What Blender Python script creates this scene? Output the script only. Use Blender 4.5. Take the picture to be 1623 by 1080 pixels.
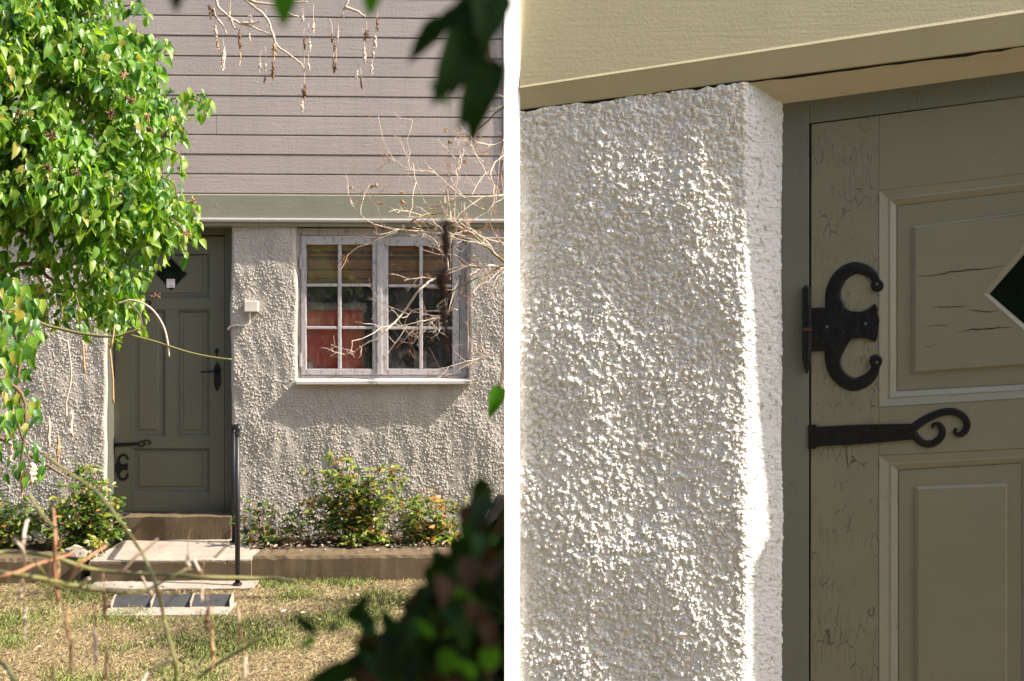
import bpy, bmesh, math, random
import numpy as np
from mathutils import Vector, Matrix

random.seed(7)
rng = np.random.default_rng(11)
for o in list(bpy.data.objects):
    bpy.data.objects.remove(o)
scene = bpy.context.scene
COL = scene.collection
R = math.radians

# ------------------------------------------------------------------ camera
HC = 1.715                    # eye height above the lawn
FPX, CX, HY = 1720.0, 811.5, 520.0    # focal length, centre and horizon in photo pixels
cam_d = bpy.data.cameras.new('camera')
cam = bpy.data.objects.new('camera', cam_d)
COL.objects.link(cam)
cam.location = (0, 0, HC)
cam.rotation_euler = (R(90), 0, 0)
cam_d.sensor_width = 36.0
cam_d.lens = 36.0 * FPX / 1623.0
cam_d.shift_y = (HY - 540.0) / 1623.0
cam_d.clip_start = 0.05
cam_d.clip_end = 2000
cam_d.dof.use_dof = True
cam_d.dof.focus_distance = 3.5
cam_d.dof.aperture_fstop = 11.0
scene.camera = cam

# ------------------------------------------------------------------ light
SUN_EL, SUN_PSI = R(45), R(7.9)        # elevation; angle from +x towards the camera
sun_dir = Vector((math.cos(SUN_EL) * math.cos(SUN_PSI), -math.cos(SUN_EL) * math.sin(SUN_PSI), math.sin(SUN_EL)))
world = bpy.data.worlds.new('World')
scene.world = world
world.use_nodes = True
wn = world.node_tree
for n in list(wn.nodes):
    wn.nodes.remove(n)
sky = wn.nodes.new('ShaderNodeTexSky')
sky.sky_type = 'NISHITA'
sky.sun_disc = False
sky.sun_elevation = SUN_EL
sky.sun_rotation = math.atan2(sun_dir.x, sun_dir.y)
sky.air_density = 1.0
sky.dust_density = 2.5
bg = wn.nodes.new('ShaderNodeBackground')
bg.inputs['Strength'].default_value = 0.15
wo = wn.nodes.new('ShaderNodeOutputWorld')
wn.links.new(sky.outputs[0], bg.inputs['Color'])
wn.links.new(bg.outputs[0], wo.inputs['Surface'])
sl = bpy.data.lights.new('sun', 'SUN')
sl.energy = 5.0
sl.angle = R(0.5)
sl.color = (1.0, 0.94, 0.84)
sun = bpy.data.objects.new('sun', sl)
COL.objects.link(sun)
sun.location = (6, -2, 8)
sun.rotation_euler = sun_dir.to_track_quat('Z', 'Y').to_euler()

scene.view_settings.view_transform = 'Standard'
scene.view_settings.look = 'None'
scene.view_settings.exposure = 1.32
scene.view_settings.gamma = 1.0
scene.view_settings.use_curve_mapping = False
scene.render.engine = 'CYCLES'
scene.cycles.use_denoising = True
scene.cycles.max_bounces = 8
scene.cycles.transparent_max_bounces = 16
scene.cycles.sample_clamp_indirect = 6

# ------------------------------------------------------------------ helpers: measuring
def ray(px, py):
    return Vector(((px - CX) / FPX, 1.0, -(py - HY) / FPX))

def at(px, py, d):
    """world point seen at photo pixel (px,py) at depth d"""
    v = ray(px, py)
    return Vector((v.x * d, d, HC + v.z * d))

def on_z(px, py, z):
    v = ray(px, py)
    d = (z - HC) / v.z
    return Vector((v.x * d, d, z))

class Frame:
    """a wall's own axes: u along it, v up (world z), w out of it"""
    def __init__(s, x, y, rot):
        s.p = Vector((x, y)); s.rot = rot
        s.u = Vector((math.cos(rot), math.sin(rot)))
        s.n = Vector((math.sin(rot), -math.cos(rot)))
    def uv(s, px, py, w=0.0):
        r = ray(px, py)
        r2 = Vector((r.x, r.y))
        base = s.p + s.n * w
        t = base.dot(s.n) / r2.dot(s.n)
        q = r2 * t
        return ((q - s.p).dot(s.u), HC + r.z * t)
    def loc(s, P):
        q = Vector((P[0], P[1])) - s.p
        return (q.dot(s.u), P[2], q.dot(s.n))
    def world(s, u, v, w):
        q = s.p + s.u * u + s.n * w
        return Vector((q.x, q.y, v))

HF = Frame((470 - CX) / FPX * 8.0, 8.0, R(2.5))           # the house front
NF = Frame((1180 - CX) / FPX * 2.2, 2.2, R(-5))        # the near wall

# ------------------------------------------------------------------ helpers: objects
def empty(name, loc=(0, 0, 0), rz=0.0, label=None, cat=None, group=None, kind=None, parent=None):
    o = bpy.data.objects.new(name, None)
    COL.objects.link(o)
    o.location = loc
    o.rotation_euler = (0, 0, rz)
    o.empty_display_size = 0.1
    if parent is not None:
        o.parent = parent
    return tag(o, label, cat, group, kind)

def tag(o, label=None, cat=None, group=None, kind=None):
    if label: o['label'] = label
    if cat:
        o['category'] = cat
        if not kind: o['kind'] = 'thing'
    if group: o['group'] = group
    if kind: o['kind'] = kind
    return o

class MB:
    def __init__(s):
        s.v = []; s.f = []; s.m = []; s.mi = 0
    def add(s, vs, fs, mi=None):
        b = len(s.v)
        s.v.extend([tuple(x) for x in vs])
        for f in fs:
            s.f.append(tuple(b + i for i in f)); s.m.append(s.mi if mi is None else mi)
    def box(s, u0, u1, v0, v1, w0, w1):
        """w0 back, w1 front; local axes (u, -w, v)"""
        vs = [(u, -w, v) for w in (w0, w1) for v in (v0, v1) for u in (u0, u1)]
        s.add(vs, [(0, 2, 3, 1), (4, 5, 7, 6), (0, 1, 5, 4), (2, 6, 7, 3), (0, 4, 6, 2), (1, 3, 7, 5)])
    def prism(s, pts, w0, w1, taper=None):
        """pts: (u,v) loop counter-clockwise seen from the front"""
        n = len(pts)
        front = taper if taper else pts
        vs = [(u, -w0, v) for u, v in pts] + [(u, -w1, v) for u, v in front]
        fs = [tuple(range(n - 1, -1, -1)), tuple(range(n, 2 * n))]
        for i in range(n):
            j = (i + 1) % n
            fs.append((i, j, n + j, n + i))
        s.add(vs, fs)
    def ring(s, o, wo_, i, wi):
        """sloping face between two loops of equal count"""
        n = len(o)
        vs = [(u, -wo_, v) for u, v in o] + [(u, -wi, v) for u, v in i]
        s.add(vs, [(k, (k + 1) % n, n + (k + 1) % n, n + k) for k in range(n)])
    def face(s, pts, w):
        s.add([(u, -w, v) for u, v in pts], [tuple(range(len(pts)))])
    def profile(s, prof, u0, u1, slope=0.0, nseg=1, cap=True):
        """prof: (w,v) polyline swept along u from u0 to u1, v rising by slope*u"""
        n = len(prof)
        vs = []
        for k in range(nseg + 1):
            u = u0 + (u1 - u0) * k / nseg
            vs += [(u, -w, v + slope * (u - u0)) for w, v in prof]
        fs = []
        for k in range(nseg):
            for i in range(n):
                j = (i + 1) % n
                fs.append((k * n + i, (k + 1) * n + i, (k + 1) * n + j, k * n + j))
        if cap:
            fs.append(tuple(range(n))); fs.append(tuple(range((nseg + 1) * n - 1, nseg * n - 1, -1)))
        s.add(vs, fs)
    def tube(s, pts, rad, sides=6, cap=True):
        pts = [Vector(p) for p in pts]
        n = len(pts)
        if not hasattr(rad, '__len__'): rad = [rad] * n
        up = Vector((0, 0, 1)); prev = None
        vs = []
        for i, p in enumerate(pts):
            t = (pts[min(i + 1, n - 1)] - pts[max(i - 1, 0)])
            if t.length < 1e-9: t = Vector((0, 0, 1))
            t.normalize()
            if prev is None:
                a = t.cross(up)
                if a.length < 1e-3: a = t.cross(Vector((1, 0, 0)))
            else:
                a = prev - t * prev.dot(t)
                if a.length < 1e-4: a = t.cross(up)
            a.normalize(); prev = a
            b = t.cross(a)
            for k in range(sides):
                an = 2 * math.pi * k / sides
                vs.append(p + (a * math.cos(an) + b * math.sin(an)) * rad[i])
        fs = []
        for i in range(n - 1):
            for k in range(sides):
                k2 = (k + 1) % sides
                fs.append((i * sides + k, i * sides + k2, (i + 1) * sides + k2, (i + 1) * sides + k))
        if cap:
            fs.append(tuple(range(sides - 1, -1, -1))); fs.append(tuple(range((n - 1) * sides, n * sides)))
        s.add(vs, fs)
    def build(s, name, mats, parent=None, smooth=False, bevel=0.0, fix=True):
        me = bpy.data.meshes.new(name)
        me.from_pydata(s.v, [], s.f)
        if not isinstance(mats, (list, tuple)): mats = [mats]
        for m in mats: me.materials.append(m)
        if len(mats) > 1: me.polygons.foreach_set('material_index', s.m)
        if fix:
            bm = bmesh.new(); bm.from_mesh(me)
            bmesh.ops.recalc_face_normals(bm, faces=bm.faces)
            bm.to_mesh(me); bm.free()
        if smooth: me.polygons.foreach_set('use_smooth', [True] * len(me.polygons))
        me.update()
        o = bpy.data.objects.new(name, me)
        COL.objects.link(o)
        if parent is not None: o.parent = parent
        if bevel:
            b = o.modifiers.new('bevel', 'BEVEL'); b.width = bevel; b.segments = 2; b.limit_method = 'ANGLE'; b.angle_limit = R(40)
        return o

def smooth_path(pts, n=4):
    """Catmull-Rom through pts"""
    P = [Vector(p) for p in pts]
    out = []
    for i in range(len(P) - 1):
        p0 = P[max(i - 1, 0)]; p1 = P[i]; p2 = P[i + 1]; p3 = P[min(i + 2, len(P) - 1)]
        for k in range(n):
            t = k / n
            out.append(0.5 * ((2 * p1) + (p2 - p0) * t + (2 * p0 - 5 * p1 + 4 * p2 - p3) * t * t + (3 * p1 - p0 - 3 * p2 + p3) * t ** 3))
    out.append(P[-1])
    return out

def fnoise(ny, nx, sy, sx, seed):
    """smooth random field, std 1; sy,sx feature size in cells"""
    r = np.random.default_rng(seed)
    a = r.standard_normal((ny, nx))
    fy = np.fft.fftfreq(ny)[:, None]; fx = np.fft.rfftfreq(nx)[None, :]
    g = np.exp(-2 * (math.pi ** 2) * ((fy * sy) ** 2 + (fx * sx) ** 2) * 0.25)
    b = np.fft.irfft2(np.fft.rfft2(a) * g, s=(ny, nx))
    return b / (b.std() + 1e-9)

def pebbles(nz, nx, step, n, r0, r1, h0, h1, seed, dens=None):
    """thrown roughcast: thousands of small irregular grains, each a low dome"""
    g = np.random.default_rng(seed)
    h = np.zeros((nz, nx))
    js = g.integers(0, nz, n); is_ = g.integers(0, nx, n)
    rr = (r0 + (r1 - r0) * g.random(n) ** 2.0) / step
    hh = (h0 + (h1 - h0) * g.random(n)) 
    st = g.uniform(.7, 1.35, n); an = g.random(n) * math.pi; keep = g.random(n)
    for j, i, r_, h_, e, a, kp in zip(js, is_, rr, hh, st, an, keep):
        if dens is not None and kp > dens[j, i]: continue
        k = int(r_ * 1.4) + 1
        ja, jb, ia, ib = max(0, j - k), min(nz, j + k + 1), max(0, i - k), min(nx, i + k + 1)
        y = np.arange(ja, jb)[:, None] - j; x = np.arange(ia, ib)[None, :] - i
        c_, s_ = math.cos(a), math.sin(a)
        d = ((x * c_ + y * s_) / (r_ * e)) ** 2 + ((-x * s_ + y * c_) * e / r_) ** 2
        b = h_ * np.clip(1 - d, 0, 1) ** .6 * (1 + .45 * (x * c_ - y * s_) / (r_ * 1.3))
        h[ja:jb, ia:ib] = np.maximum(h[ja:jb, ia:ib], b) + 0.25 * np.minimum(h[ja:jb, ia:ib], b)
    return h

# ------------------------------------------------------------------ materials
def newmat(name):
    m = bpy.data.materials.new(name)
    m.use_nodes = True
    nt = m.node_tree
    return m, nt, nt.nodes['Principled BSDF'], nt.nodes['Material Output']

def N(nt, t, **kw):
    n = nt.nodes.new(t)
    for k, v in kw.items():
        if hasattr(n, k): setattr(n, k, v)
        else: n.inputs[k].default_value = v
    return n

def coords(nt, scale=(1, 1, 1), which='Object'):
    tc = N(nt, 'ShaderNodeTexCoord')
    mp = N(nt, 'ShaderNodeMapping')
    mp.inputs['Scale'].default_value = scale
    nt.links.new(tc.outputs[which], mp.inputs['Vector'])
    return mp.outputs[0]

def noise(nt, vec, scale, detail=4, rough=0.55):
    n = N(nt, 'ShaderNodeTexNoise')
    n.inputs['Scale'].default_value = scale
    n.inputs['Detail'].default_value = detail
    n.inputs['Roughness'].default_value = rough
    nt.links.new(vec, n.inputs['Vector'])
    return n.outputs['Fac']

def ramp(nt, fac, stops):
    r = N(nt, 'ShaderNodeValToRGB')
    e = r.color_ramp.elements
    while len(e) < len(stops): e.new(0.5)
    for x, (p, c) in zip(e, stops):
        x.position = p
        x.color = (c[0], c[1], c[2], 1) if hasattr(c, '__len__') else (c, c, c, 1)
    nt.links.new(fac, r.inputs[0])
    return r.outputs[0]

def mix(nt, fac, a, b, mode='MIX'):
    m = N(nt, 'ShaderNodeMix', data_type='RGBA', blend_type=mode)
    for s, v in ((0, fac), (6, a), (7, b)):
        if hasattr(v, 'default_value') or hasattr(v, 'is_linked'): nt.links.new(v, m.inputs[s])
        elif hasattr(v, '__len__'): m.inputs[s].default_value = (v[0], v[1], v[2], 1)
        else: m.inputs[s].default_value = v
    return m.outputs[2]

def math_(nt, op, a, b=None):
    m = N(nt, 'ShaderNodeMath', operation=op)
    for i, v in enumerate((a, b)):
        if v is None: continue
        if hasattr(v, 'is_linked'): nt.links.new(v, m.inputs[i])
        else: m.inputs[i].default_value = v
    return m.outputs[0]

def bump(nt, h, strength, dist, prev=None):
    b = N(nt, 'ShaderNodeBump')
    b.inputs['Strength'].default_value = strength
    b.inputs['Distance'].default_value = dist
    nt.links.new(h, b.inputs['Height'])
    if prev is not None: nt.links.new(prev, b.inputs['Normal'])
    return b.outputs[0]

def painted(name, col, rough=0.5, grain='x', crack=0.0, s=1.0, cp=0.55, bare=(0.16, 0.11, 0.07), bumpy=0.3, spec=0.4, chips=0.0, vary=0.0):
    """oil paint on wood: brushed grain, uneven tone, cracks where the paint has split; s = size of features"""
    m, nt, b, out = newmat(name)
    g = (.35, .35, 5) if grain == 'x' else (5, 5, .35)
    v = coords(nt)
    vg = coords(nt, g)
    tone = noise(nt, v, 2.6 / s, 5, 0.6)
    br = noise(nt, vg, 9 / s, 5, 0.6)
    c1 = mix(nt, tone, tuple(x * 0.84 for x in col), tuple(min(1, x * 1.12) for x in col))
    c2 = mix(nt, math_(nt, 'MULTIPLY', br, 0.35), c1, tuple(x * 0.78 for x in col))
    dirt = ramp(nt, noise(nt, v, 38 / s, 3, 0.7), [(0.62, 0), (0.75, 1)])
    c3 = mix(nt, math_(nt, 'MULTIPLY', dirt, 0.25), c2, tuple(x * 0.55 for x in col))
    if vary:
        oi = N(nt, 'ShaderNodeObjectInfo')
        c3 = mix(nt, math_(nt, 'MULTIPLY', oi.outputs['Random'], vary), c3, tuple(x * .7 for x in col))
        strk = ramp(nt, noise(nt, coords(nt, (9, 9, .35)), 3.0, 5, 0.65), [(0.52, 0), (0.75, 1)])
        c3 = mix(nt, math_(nt, 'MULTIPLY', strk, 0.35), c3, tuple(x * .72 for x in col))
    h = mix(nt, 0.5, br, noise(nt, v, 60 / s, 3, 0.6))
    nrm = bump(nt, h, bumpy, 0.004 * s)
    if crack or chips:
        # long splits along the grain, only in patches
        cg = (1, 1, 30) if grain == 'x' else (30, 30, 1)
        k = noise(nt, coords(nt, cg), 3.2 / s, 3, 0.55)
        k = math_(nt, 'ABSOLUTE', math_(nt, 'SUBTRACT', k, 0.5))
        line = ramp(nt, k, [(0.0, 1), (0.004, 1), (0.010, 0)])
        patch = ramp(nt, noise(nt, v, 6 / s, 3, 0.6), [(cp, 0), (cp + 0.08, 1)])
        vor = N(nt, 'ShaderNodeTexVoronoi', feature='DISTANCE_TO_EDGE')
        vor.inputs['Scale'].default_value = 30 / s
        nt.links.new(coords(nt, (0.6, 0.6, 1) if grain == 'x' else (1, 1, 0.28)), vor.inputs['Vector'])
        cz = ramp(nt, vor.outputs['Distance'], [(0.0, 1), (0.018, 0.7), (0.035, 0)])
        patch2 = ramp(nt, noise(nt, v, 9 / s, 4, 0.6), [(cp + 0.02, 0), (cp + 0.10, 1)])
        allc = math_(nt, 'MAXIMUM', math_(nt, 'MULTIPLY', line, patch), math_(nt, 'MULTIPLY', math_(nt, 'MULTIPLY', cz, patch2), 0.95))
        fac = math_(nt, 'MULTIPLY', allc, crack)
        if chips:
            ch = ramp(nt, noise(nt, coords(nt, (1, 1, 3) if grain == 'x' else (3, 3, 1)), 16 / s, 5, 0.7), [(0.66 - 0.1 * chips, 0), (0.68 - 0.1 * chips, 1)])
            fac = math_(nt, 'MAXIMUM', fac, math_(nt, 'MULTIPLY', ch, 0.8))
        c3 = mix(nt, fac, c3, bare)
        inv = math_(nt, 'SUBTRACT', 1.0, fac)
        nrm = bump(nt, inv, 0.7, 0.002 * s, nrm)
    nt.links.new(c3, b.inputs['Base Color'])
    nt.links.new(nrm, b.inputs['Normal'])
    b.inputs['Roughness'].default_value = rough
    b.inputs['Specular IOR Level'].default_value = spec
    return m

def rough_mat(name, col, col2, scale, detail=6, rough=0.9, b_scale=60, b_str=0.5, b_dist=0.01, stain=None, stain_scale=4, stain_cut=0.55):
    m, nt, b, out = newmat(name)
    v = coords(nt)
    c = mix(nt, ramp(nt, noise(nt, v, scale, detail, 0.65), [(0.3, 0), (0.7, 1)]), col, col2)
    if stain:
        f = ramp(nt, noise(nt, v, stain_scale, 6, 0.7), [(stain_cut, 0), (stain_cut + 0.12, 1)])
        c = mix(nt, math_(nt, 'MULTIPLY', f, 0.8), c, stain)
    nt.links.new(c, b.inputs['Base Color'])
    b.inputs['Roughness'].default_value = rough
    b.inputs['Specular IOR Level'].default_value = 0.05
    nt.links.new(bump(nt, noise(nt, v, b_scale, 5, 0.7), b_str, b_dist), b.inputs['Normal'])
    return m

def leaf_mat(name, col, rough=0.35, trans=0.45, spec=0.5):
    m, nt, b, out = newmat(name)
    oi = N(nt, 'ShaderNodeObjectInfo')
    v = coords(nt)
    tone = noise(nt, v, 7, 3, 0.6)
    c = mix(nt, ramp(nt, tone, [(0.3, 0), (0.7, 1)]), tuple(x * 0.7 for x in col), tuple(x * 1.25 for x in col))
    c = mix(nt, math_(nt, 'MULTIPLY', oi.outputs['Random'], 0.5), c, tuple(x * y for x, y in zip(col, (1.5, 1.25, 1.0))))
    nt.links.new(c, b.inputs['Base Color'])
    b.inputs['Roughness'].default_value = rough
    b.inputs['Specular IOR Level'].default_value = spec
    tr = N(nt, 'ShaderNodeBsdfTranslucent')
    tc = mix(nt, 1.0, c, (1.5, 1.6, 0.6), 'MULTIPLY')
    nt.links.new(tc, tr.inputs['Color'])
    ms = N(nt, 'ShaderNodeMixShader')
    ms.inputs[0].default_value = trans
    nt.links.new(b.outputs[0], ms.inputs[1]); nt.links.new(tr.outputs[0], ms.inputs[2])
    nt.links.new(ms.outputs[0], out.inputs['Surface'])
    return m

def plain(name, col, rough=0.6, metallic=0.0, bs=0, bstr=0.3, bd=0.002, spec=0.4):
    m, nt, b, out = newmat(name)
    v = coords(nt)
    c = mix(nt, noise(nt, v, 12, 4), tuple(x * 0.75 for x in col), tuple(min(1, x * 1.2) for x in col))
    nt.links.new(c, b.inputs['Base Color'])
    b.inputs['Roughness'].default_value = rough
    b.inputs['Metallic'].default_value = metallic
    b.inputs['Specular IOR Level'].default_value = spec
    if bs: nt.links.new(bump(nt, noise(nt, v, bs, 4), bstr, bd), b.inputs['Normal'])
    return m

M = {}
M['siding'] = painted('taupe_siding_paint', (0.39, 0.322, 0.282), 0.45, 'x', 0.25, 1.0, bumpy=0.9, vary=0.35, cp=.6)
M['fascia'] = painted('olive_fascia_paint', (0.235, 0.22, 0.158), 0.4, 'x', 0.35, 1.0, bumpy=0.35)
M['door'] = painted('olive_door_paint', (0.125, 0.118, 0.08), 0.5, 'z', 0.3, 1.0, bumpy=0.2)
M['frame'] = painted('grey_olive_frame_paint', (0.095, 0.093, 0.07), 0.5, 'z', 0.3, 1.0)
M['window'] = painted('flaking_grey_window_paint', (0.43, 0.39, 0.375), 0.6, 'z', 0.9, 0.8, chips=1.0, bare=(0.20, 0.17, 0.15))
M['sill'] = painted('pale_sill_paint', (0.52, 0.47, 0.44), 0.45, 'x', 0.5, 1.0, chips=0.2, bare=(0.3, 0.26, 0.22))
M['near_fascia'] = painted('olive_beam_paint', (0.50, 0.43, 0.255), 0.42, 'x', 0.0, 0.35, bumpy=0.5, spec=0.5)
M['near_soffit'] = painted('cream_soffit_paint', (0.52, 0.47, 0.35), 0.5, 'x', 0.6, 0.5, bumpy=0.2, cp=0.62)
M['near_stile'] = painted('olive_stile_paint', (0.225, 0.208, 0.138), 0.5, 'z', 1.0, 0.42, cp=0.48, bare=(0.05, 0.042, 0.03), bumpy=0.25)
M['near_rail'] = painted('olive_rail_paint', (0.23, 0.212, 0.14), 0.5, 'x', 1.0, 0.42, cp=0.66, bare=(0.05, 0.042, 0.03), bumpy=0.25)
M['near_frame'] = painted('green_grey_jamb_paint', (0.165, 0.168, 0.125), 0.5, 'z', 0.8, 0.42, bare=(0.07, 0.06, 0.045), bumpy=0.3)
M['near_mould'] = painted('pale_moulding_paint', (0.26, 0.245, 0.18), 0.45, 'z', 0.7, 0.42, cp=.6, bare=(0.08, 0.07, 0.05))
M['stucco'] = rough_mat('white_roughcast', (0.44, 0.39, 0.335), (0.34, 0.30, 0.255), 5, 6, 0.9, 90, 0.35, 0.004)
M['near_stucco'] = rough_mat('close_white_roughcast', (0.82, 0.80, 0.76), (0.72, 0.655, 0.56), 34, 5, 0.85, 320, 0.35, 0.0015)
M['splay'] = rough_mat('smooth_white_render', (0.74, 0.73, 0.71), (0.68, 0.66, 0.63), 14, 5, 0.8, 160, 0.35, 0.0015, stain=(0.20, 0.17, 0.09), stain_scale=75, stain_cut=0.545)
M['white'] = plain('white_divider_gloss', (0.86, 0.86, 0.85), 0.5)
M['concrete'] = rough_mat('weathered_concrete', (0.35, 0.295, 0.24), (0.25, 0.205, 0.16), 7, 8, 0.95, 140, 0.5, 0.005, stain=(0.15, 0.12, 0.085), stain_scale=5, stain_cut=0.58)
M['concrete_dark'] = rough_mat('mossy_shaded_concrete', (0.15, 0.108, 0.066), (0.09, 0.066, 0.04), 6, 8, 0.95, 120, 0.5, 0.006, stain=(0.09, 0.075, 0.04), stain_scale=4, stain_cut=0.56)  # moss and the shade of upright faces put into one darker colour
M['soil'] = rough_mat('bed_soil', (0.13, 0.09, 0.065), (0.06, 0.042, 0.03), 18, 6, 1.0, 60, 0.9, 0.02)
M['iron'] = plain('black_forged_iron', (0.006, 0.006, 0.007), 0.45, 0.0, 60, 0.8, 0.005, 0.28)
M['rail_iron'] = plain('black_rail_paint', (0.02, 0.017, 0.017), 0.4)
M['steel_black'] = plain('black_scraper_steel', (0.04, 0.039, 0.038), 0.8, 0, 40, 0.3, 0.003)
M['screw'] = plain('worn_screw_steel', (0.25, 0.25, 0.26), 0.4, 0.8)
M['dark'] = plain('dark_gap', (0.015, 0.012, 0.010), 0.9)
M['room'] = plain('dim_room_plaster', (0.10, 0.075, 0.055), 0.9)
M['blind'] = plain('bamboo_blind', (0.62, 0.30, 0.10), 0.7)
M['blind_dark'] = plain('bamboo_blind_dark', (0.22, 0.11, 0.04), 0.7)
M['red'] = plain('red_upholstery', (0.95, 0.13, 0.075), 0.8)
M['fleece'] = plain('cream_fleece', (0.70, 0.58, 0.45), 0.95, 0, 60, 1.0, 0.02)
M['card'] = plain('grey_card', (0.42, 0.40, 0.36), 0.8)
M['plastic'] = plain('cream_box_plastic', (0.66, 0.58, 0.50), 0.45)
M['sticker'] = plain('sticker_paper', (0.78, 0.70, 0.70), 0.5)
M['sticker_red'] = plain('sticker_red_ink', (0.55, 0.05, 0.06), 0.5)
M['sticker_ink'] = plain('sticker_dark_ink', (0.12, 0.10, 0.16), 0.5)
M['bark'] = plain('brown_bark', (0.15, 0.095, 0.055), 0.85, 0, 50, 0.6, 0.004)
M['twig_pale'] = plain('sunbleached_twig', (0.50, 0.385, 0.29), 0.7, 0, 60, 0.4, 0.003)
M['twig_green'] = plain('green_twig', (0.16, 0.145, 0.045), 0.6, 0, 40, 0.3, 0.002)
M['twig_red'] = plain('russet_twig', (0.33, 0.15, 0.075), 0.7)
M['pod_pale'] = plain('pale_seed_husk', (0.55, 0.43, 0.32), 0.8, 0, 200, 0.8, 0.003)
M['pod_brown'] = plain('brown_seed_husk', (0.17, 0.09, 0.05), 0.85, 0, 200, 0.8, 0.003)
M['pod_tan'] = plain('tan_seed_husk', (0.40, 0.25, 0.12), 0.85, 0, 200, 0.8, 0.003)
LEAF = [leaf_mat('ivy_leaf_mid', (0.125, 0.25, 0.022), 0.42, 0.5),
        leaf_mat('ivy_leaf_lime', (0.235, 0.34, 0.045), 0.42, 0.5),
        leaf_mat('ivy_leaf_deep', (0.045, 0.13, 0.016), 0.3),
        leaf_mat('ivy_leaf_yellow', (0.30, 0.27, 0.045), 0.4)]
SHRUB = [leaf_mat('shrub_leaf_green', (0.085, 0.16, 0.025), 0.4),
         leaf_mat('shrub_leaf_lime', (0.25, 0.29, 0.055), 0.4),
         leaf_mat('shrub_leaf_dark', (0.025, 0.07, 0.015), 0.35),
         leaf_mat('shrub_leaf_orange', (0.42, 0.20, 0.05), 0.5)]
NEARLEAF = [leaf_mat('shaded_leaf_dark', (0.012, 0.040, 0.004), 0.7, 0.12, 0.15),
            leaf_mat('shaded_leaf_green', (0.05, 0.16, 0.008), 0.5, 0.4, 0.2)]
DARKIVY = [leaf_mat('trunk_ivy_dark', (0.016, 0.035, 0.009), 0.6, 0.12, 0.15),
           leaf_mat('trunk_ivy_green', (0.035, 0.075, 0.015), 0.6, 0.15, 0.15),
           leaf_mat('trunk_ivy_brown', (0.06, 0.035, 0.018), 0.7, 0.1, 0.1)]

def glass_mat(name, dirt=0.08, tint=(0.5, 0.48, 0.45)):
    m, nt, b, out = newmat(name)
    nt.nodes.remove(b)
    v = coords(nt)
    gl = N(nt, 'ShaderNodeBsdfGlossy'); gl.inputs['Roughness'].default_value = 0.02
    tr = N(nt, 'ShaderNodeBsdfTransparent'); tr.inputs['Color'].default_value = (0.96, 0.96, 0.95, 1)
    df = N(nt, 'ShaderNodeBsdfDiffuse'); df.inputs['Color'].default_value = (*tint, 1)
    fr = N(nt, 'ShaderNodeFresnel'); fr.inputs['IOR'].default_value = 1.5
    nt.links.new(bump(nt, noise(nt, v, 3.5, 2), 0.12, 0.02), gl.inputs['Normal'])
    a = N(nt, 'ShaderNodeMixShader')
    nt.links.new(math_(nt, 'MULTIPLY', fr.outputs[0], 1.6), a.inputs[0])
    nt.links.new(tr.outputs[0], a.inputs[1]); nt.links.new(gl.outputs[0], a.inputs[2])
    # dust and fine wiped streaks
    k = math_(nt, 'ABSOLUTE', math_(nt, 'SUBTRACT', noise(nt, coords(nt, (1, 1, 0.6)), 22, 5, 0.7), 0.5))
    streak = ramp(nt, k, [(0.0, 1), (0.012, 0.6), (0.03, 0)])
    d = math_(nt, 'MULTIPLY', math_(nt, 'ADD', math_(nt, 'MULTIPLY', streak, 1.3), ramp(nt, noise(nt, v, 5, 4), [(0.35, 0.25), (0.8, 1.0)])), dirt)
    c = N(nt, 'ShaderNodeMixShader')
    nt.links.new(d, c.inputs[0]); nt.links.new(a.outputs[0], c.inputs[1]); nt.links.new(df.outputs[0], c.inputs[2])
    nt.links.new(c.outputs[0], out.inputs['Surface'])
    return m
M['glass'] = glass_mat('dusty_window_glass', 0.085)
M['glass_dark'] = plain('dark_door_glass', (0.006, 0.010, 0.007), 0.06, 0, 0, spec=0.5)

# ================================================================== GROUND
def ground_mat():
    m, nt, b, out = newmat('dry_lawn_soil')
    v = coords(nt)
    c = mix(nt, ramp(nt, noise(nt, v, 2.2, 8, 0.7), [(0.35, 0), (0.65, 1)]), (0.20, 0.15, 0.085), (0.10, 0.085, 0.04))
    c = mix(nt, ramp(nt, noise(nt, v, 30, 5, 0.7), [(0.4, 0), (0.62, 1)]), c, (0.25, 0.195, 0.12))
    nt.links.new(c, b.inputs['Base Color'])
    b.inputs['Roughness'].default_value = 1.0
    nt.links.new(bump(nt, noise(nt, v, 45, 6, 0.75), 0.9, 0.03), b.inputs['Normal'])
    return m
g = MB()
gx = 400
g.add([(-gx, -gx, 0), (gx, -gx, 0), (gx, gx, 0), (-gx, gx, 0)], [(0, 1, 2, 3)])
tag(g.build('ground', ground_mat(), fix=False), kind='structure')

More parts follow.
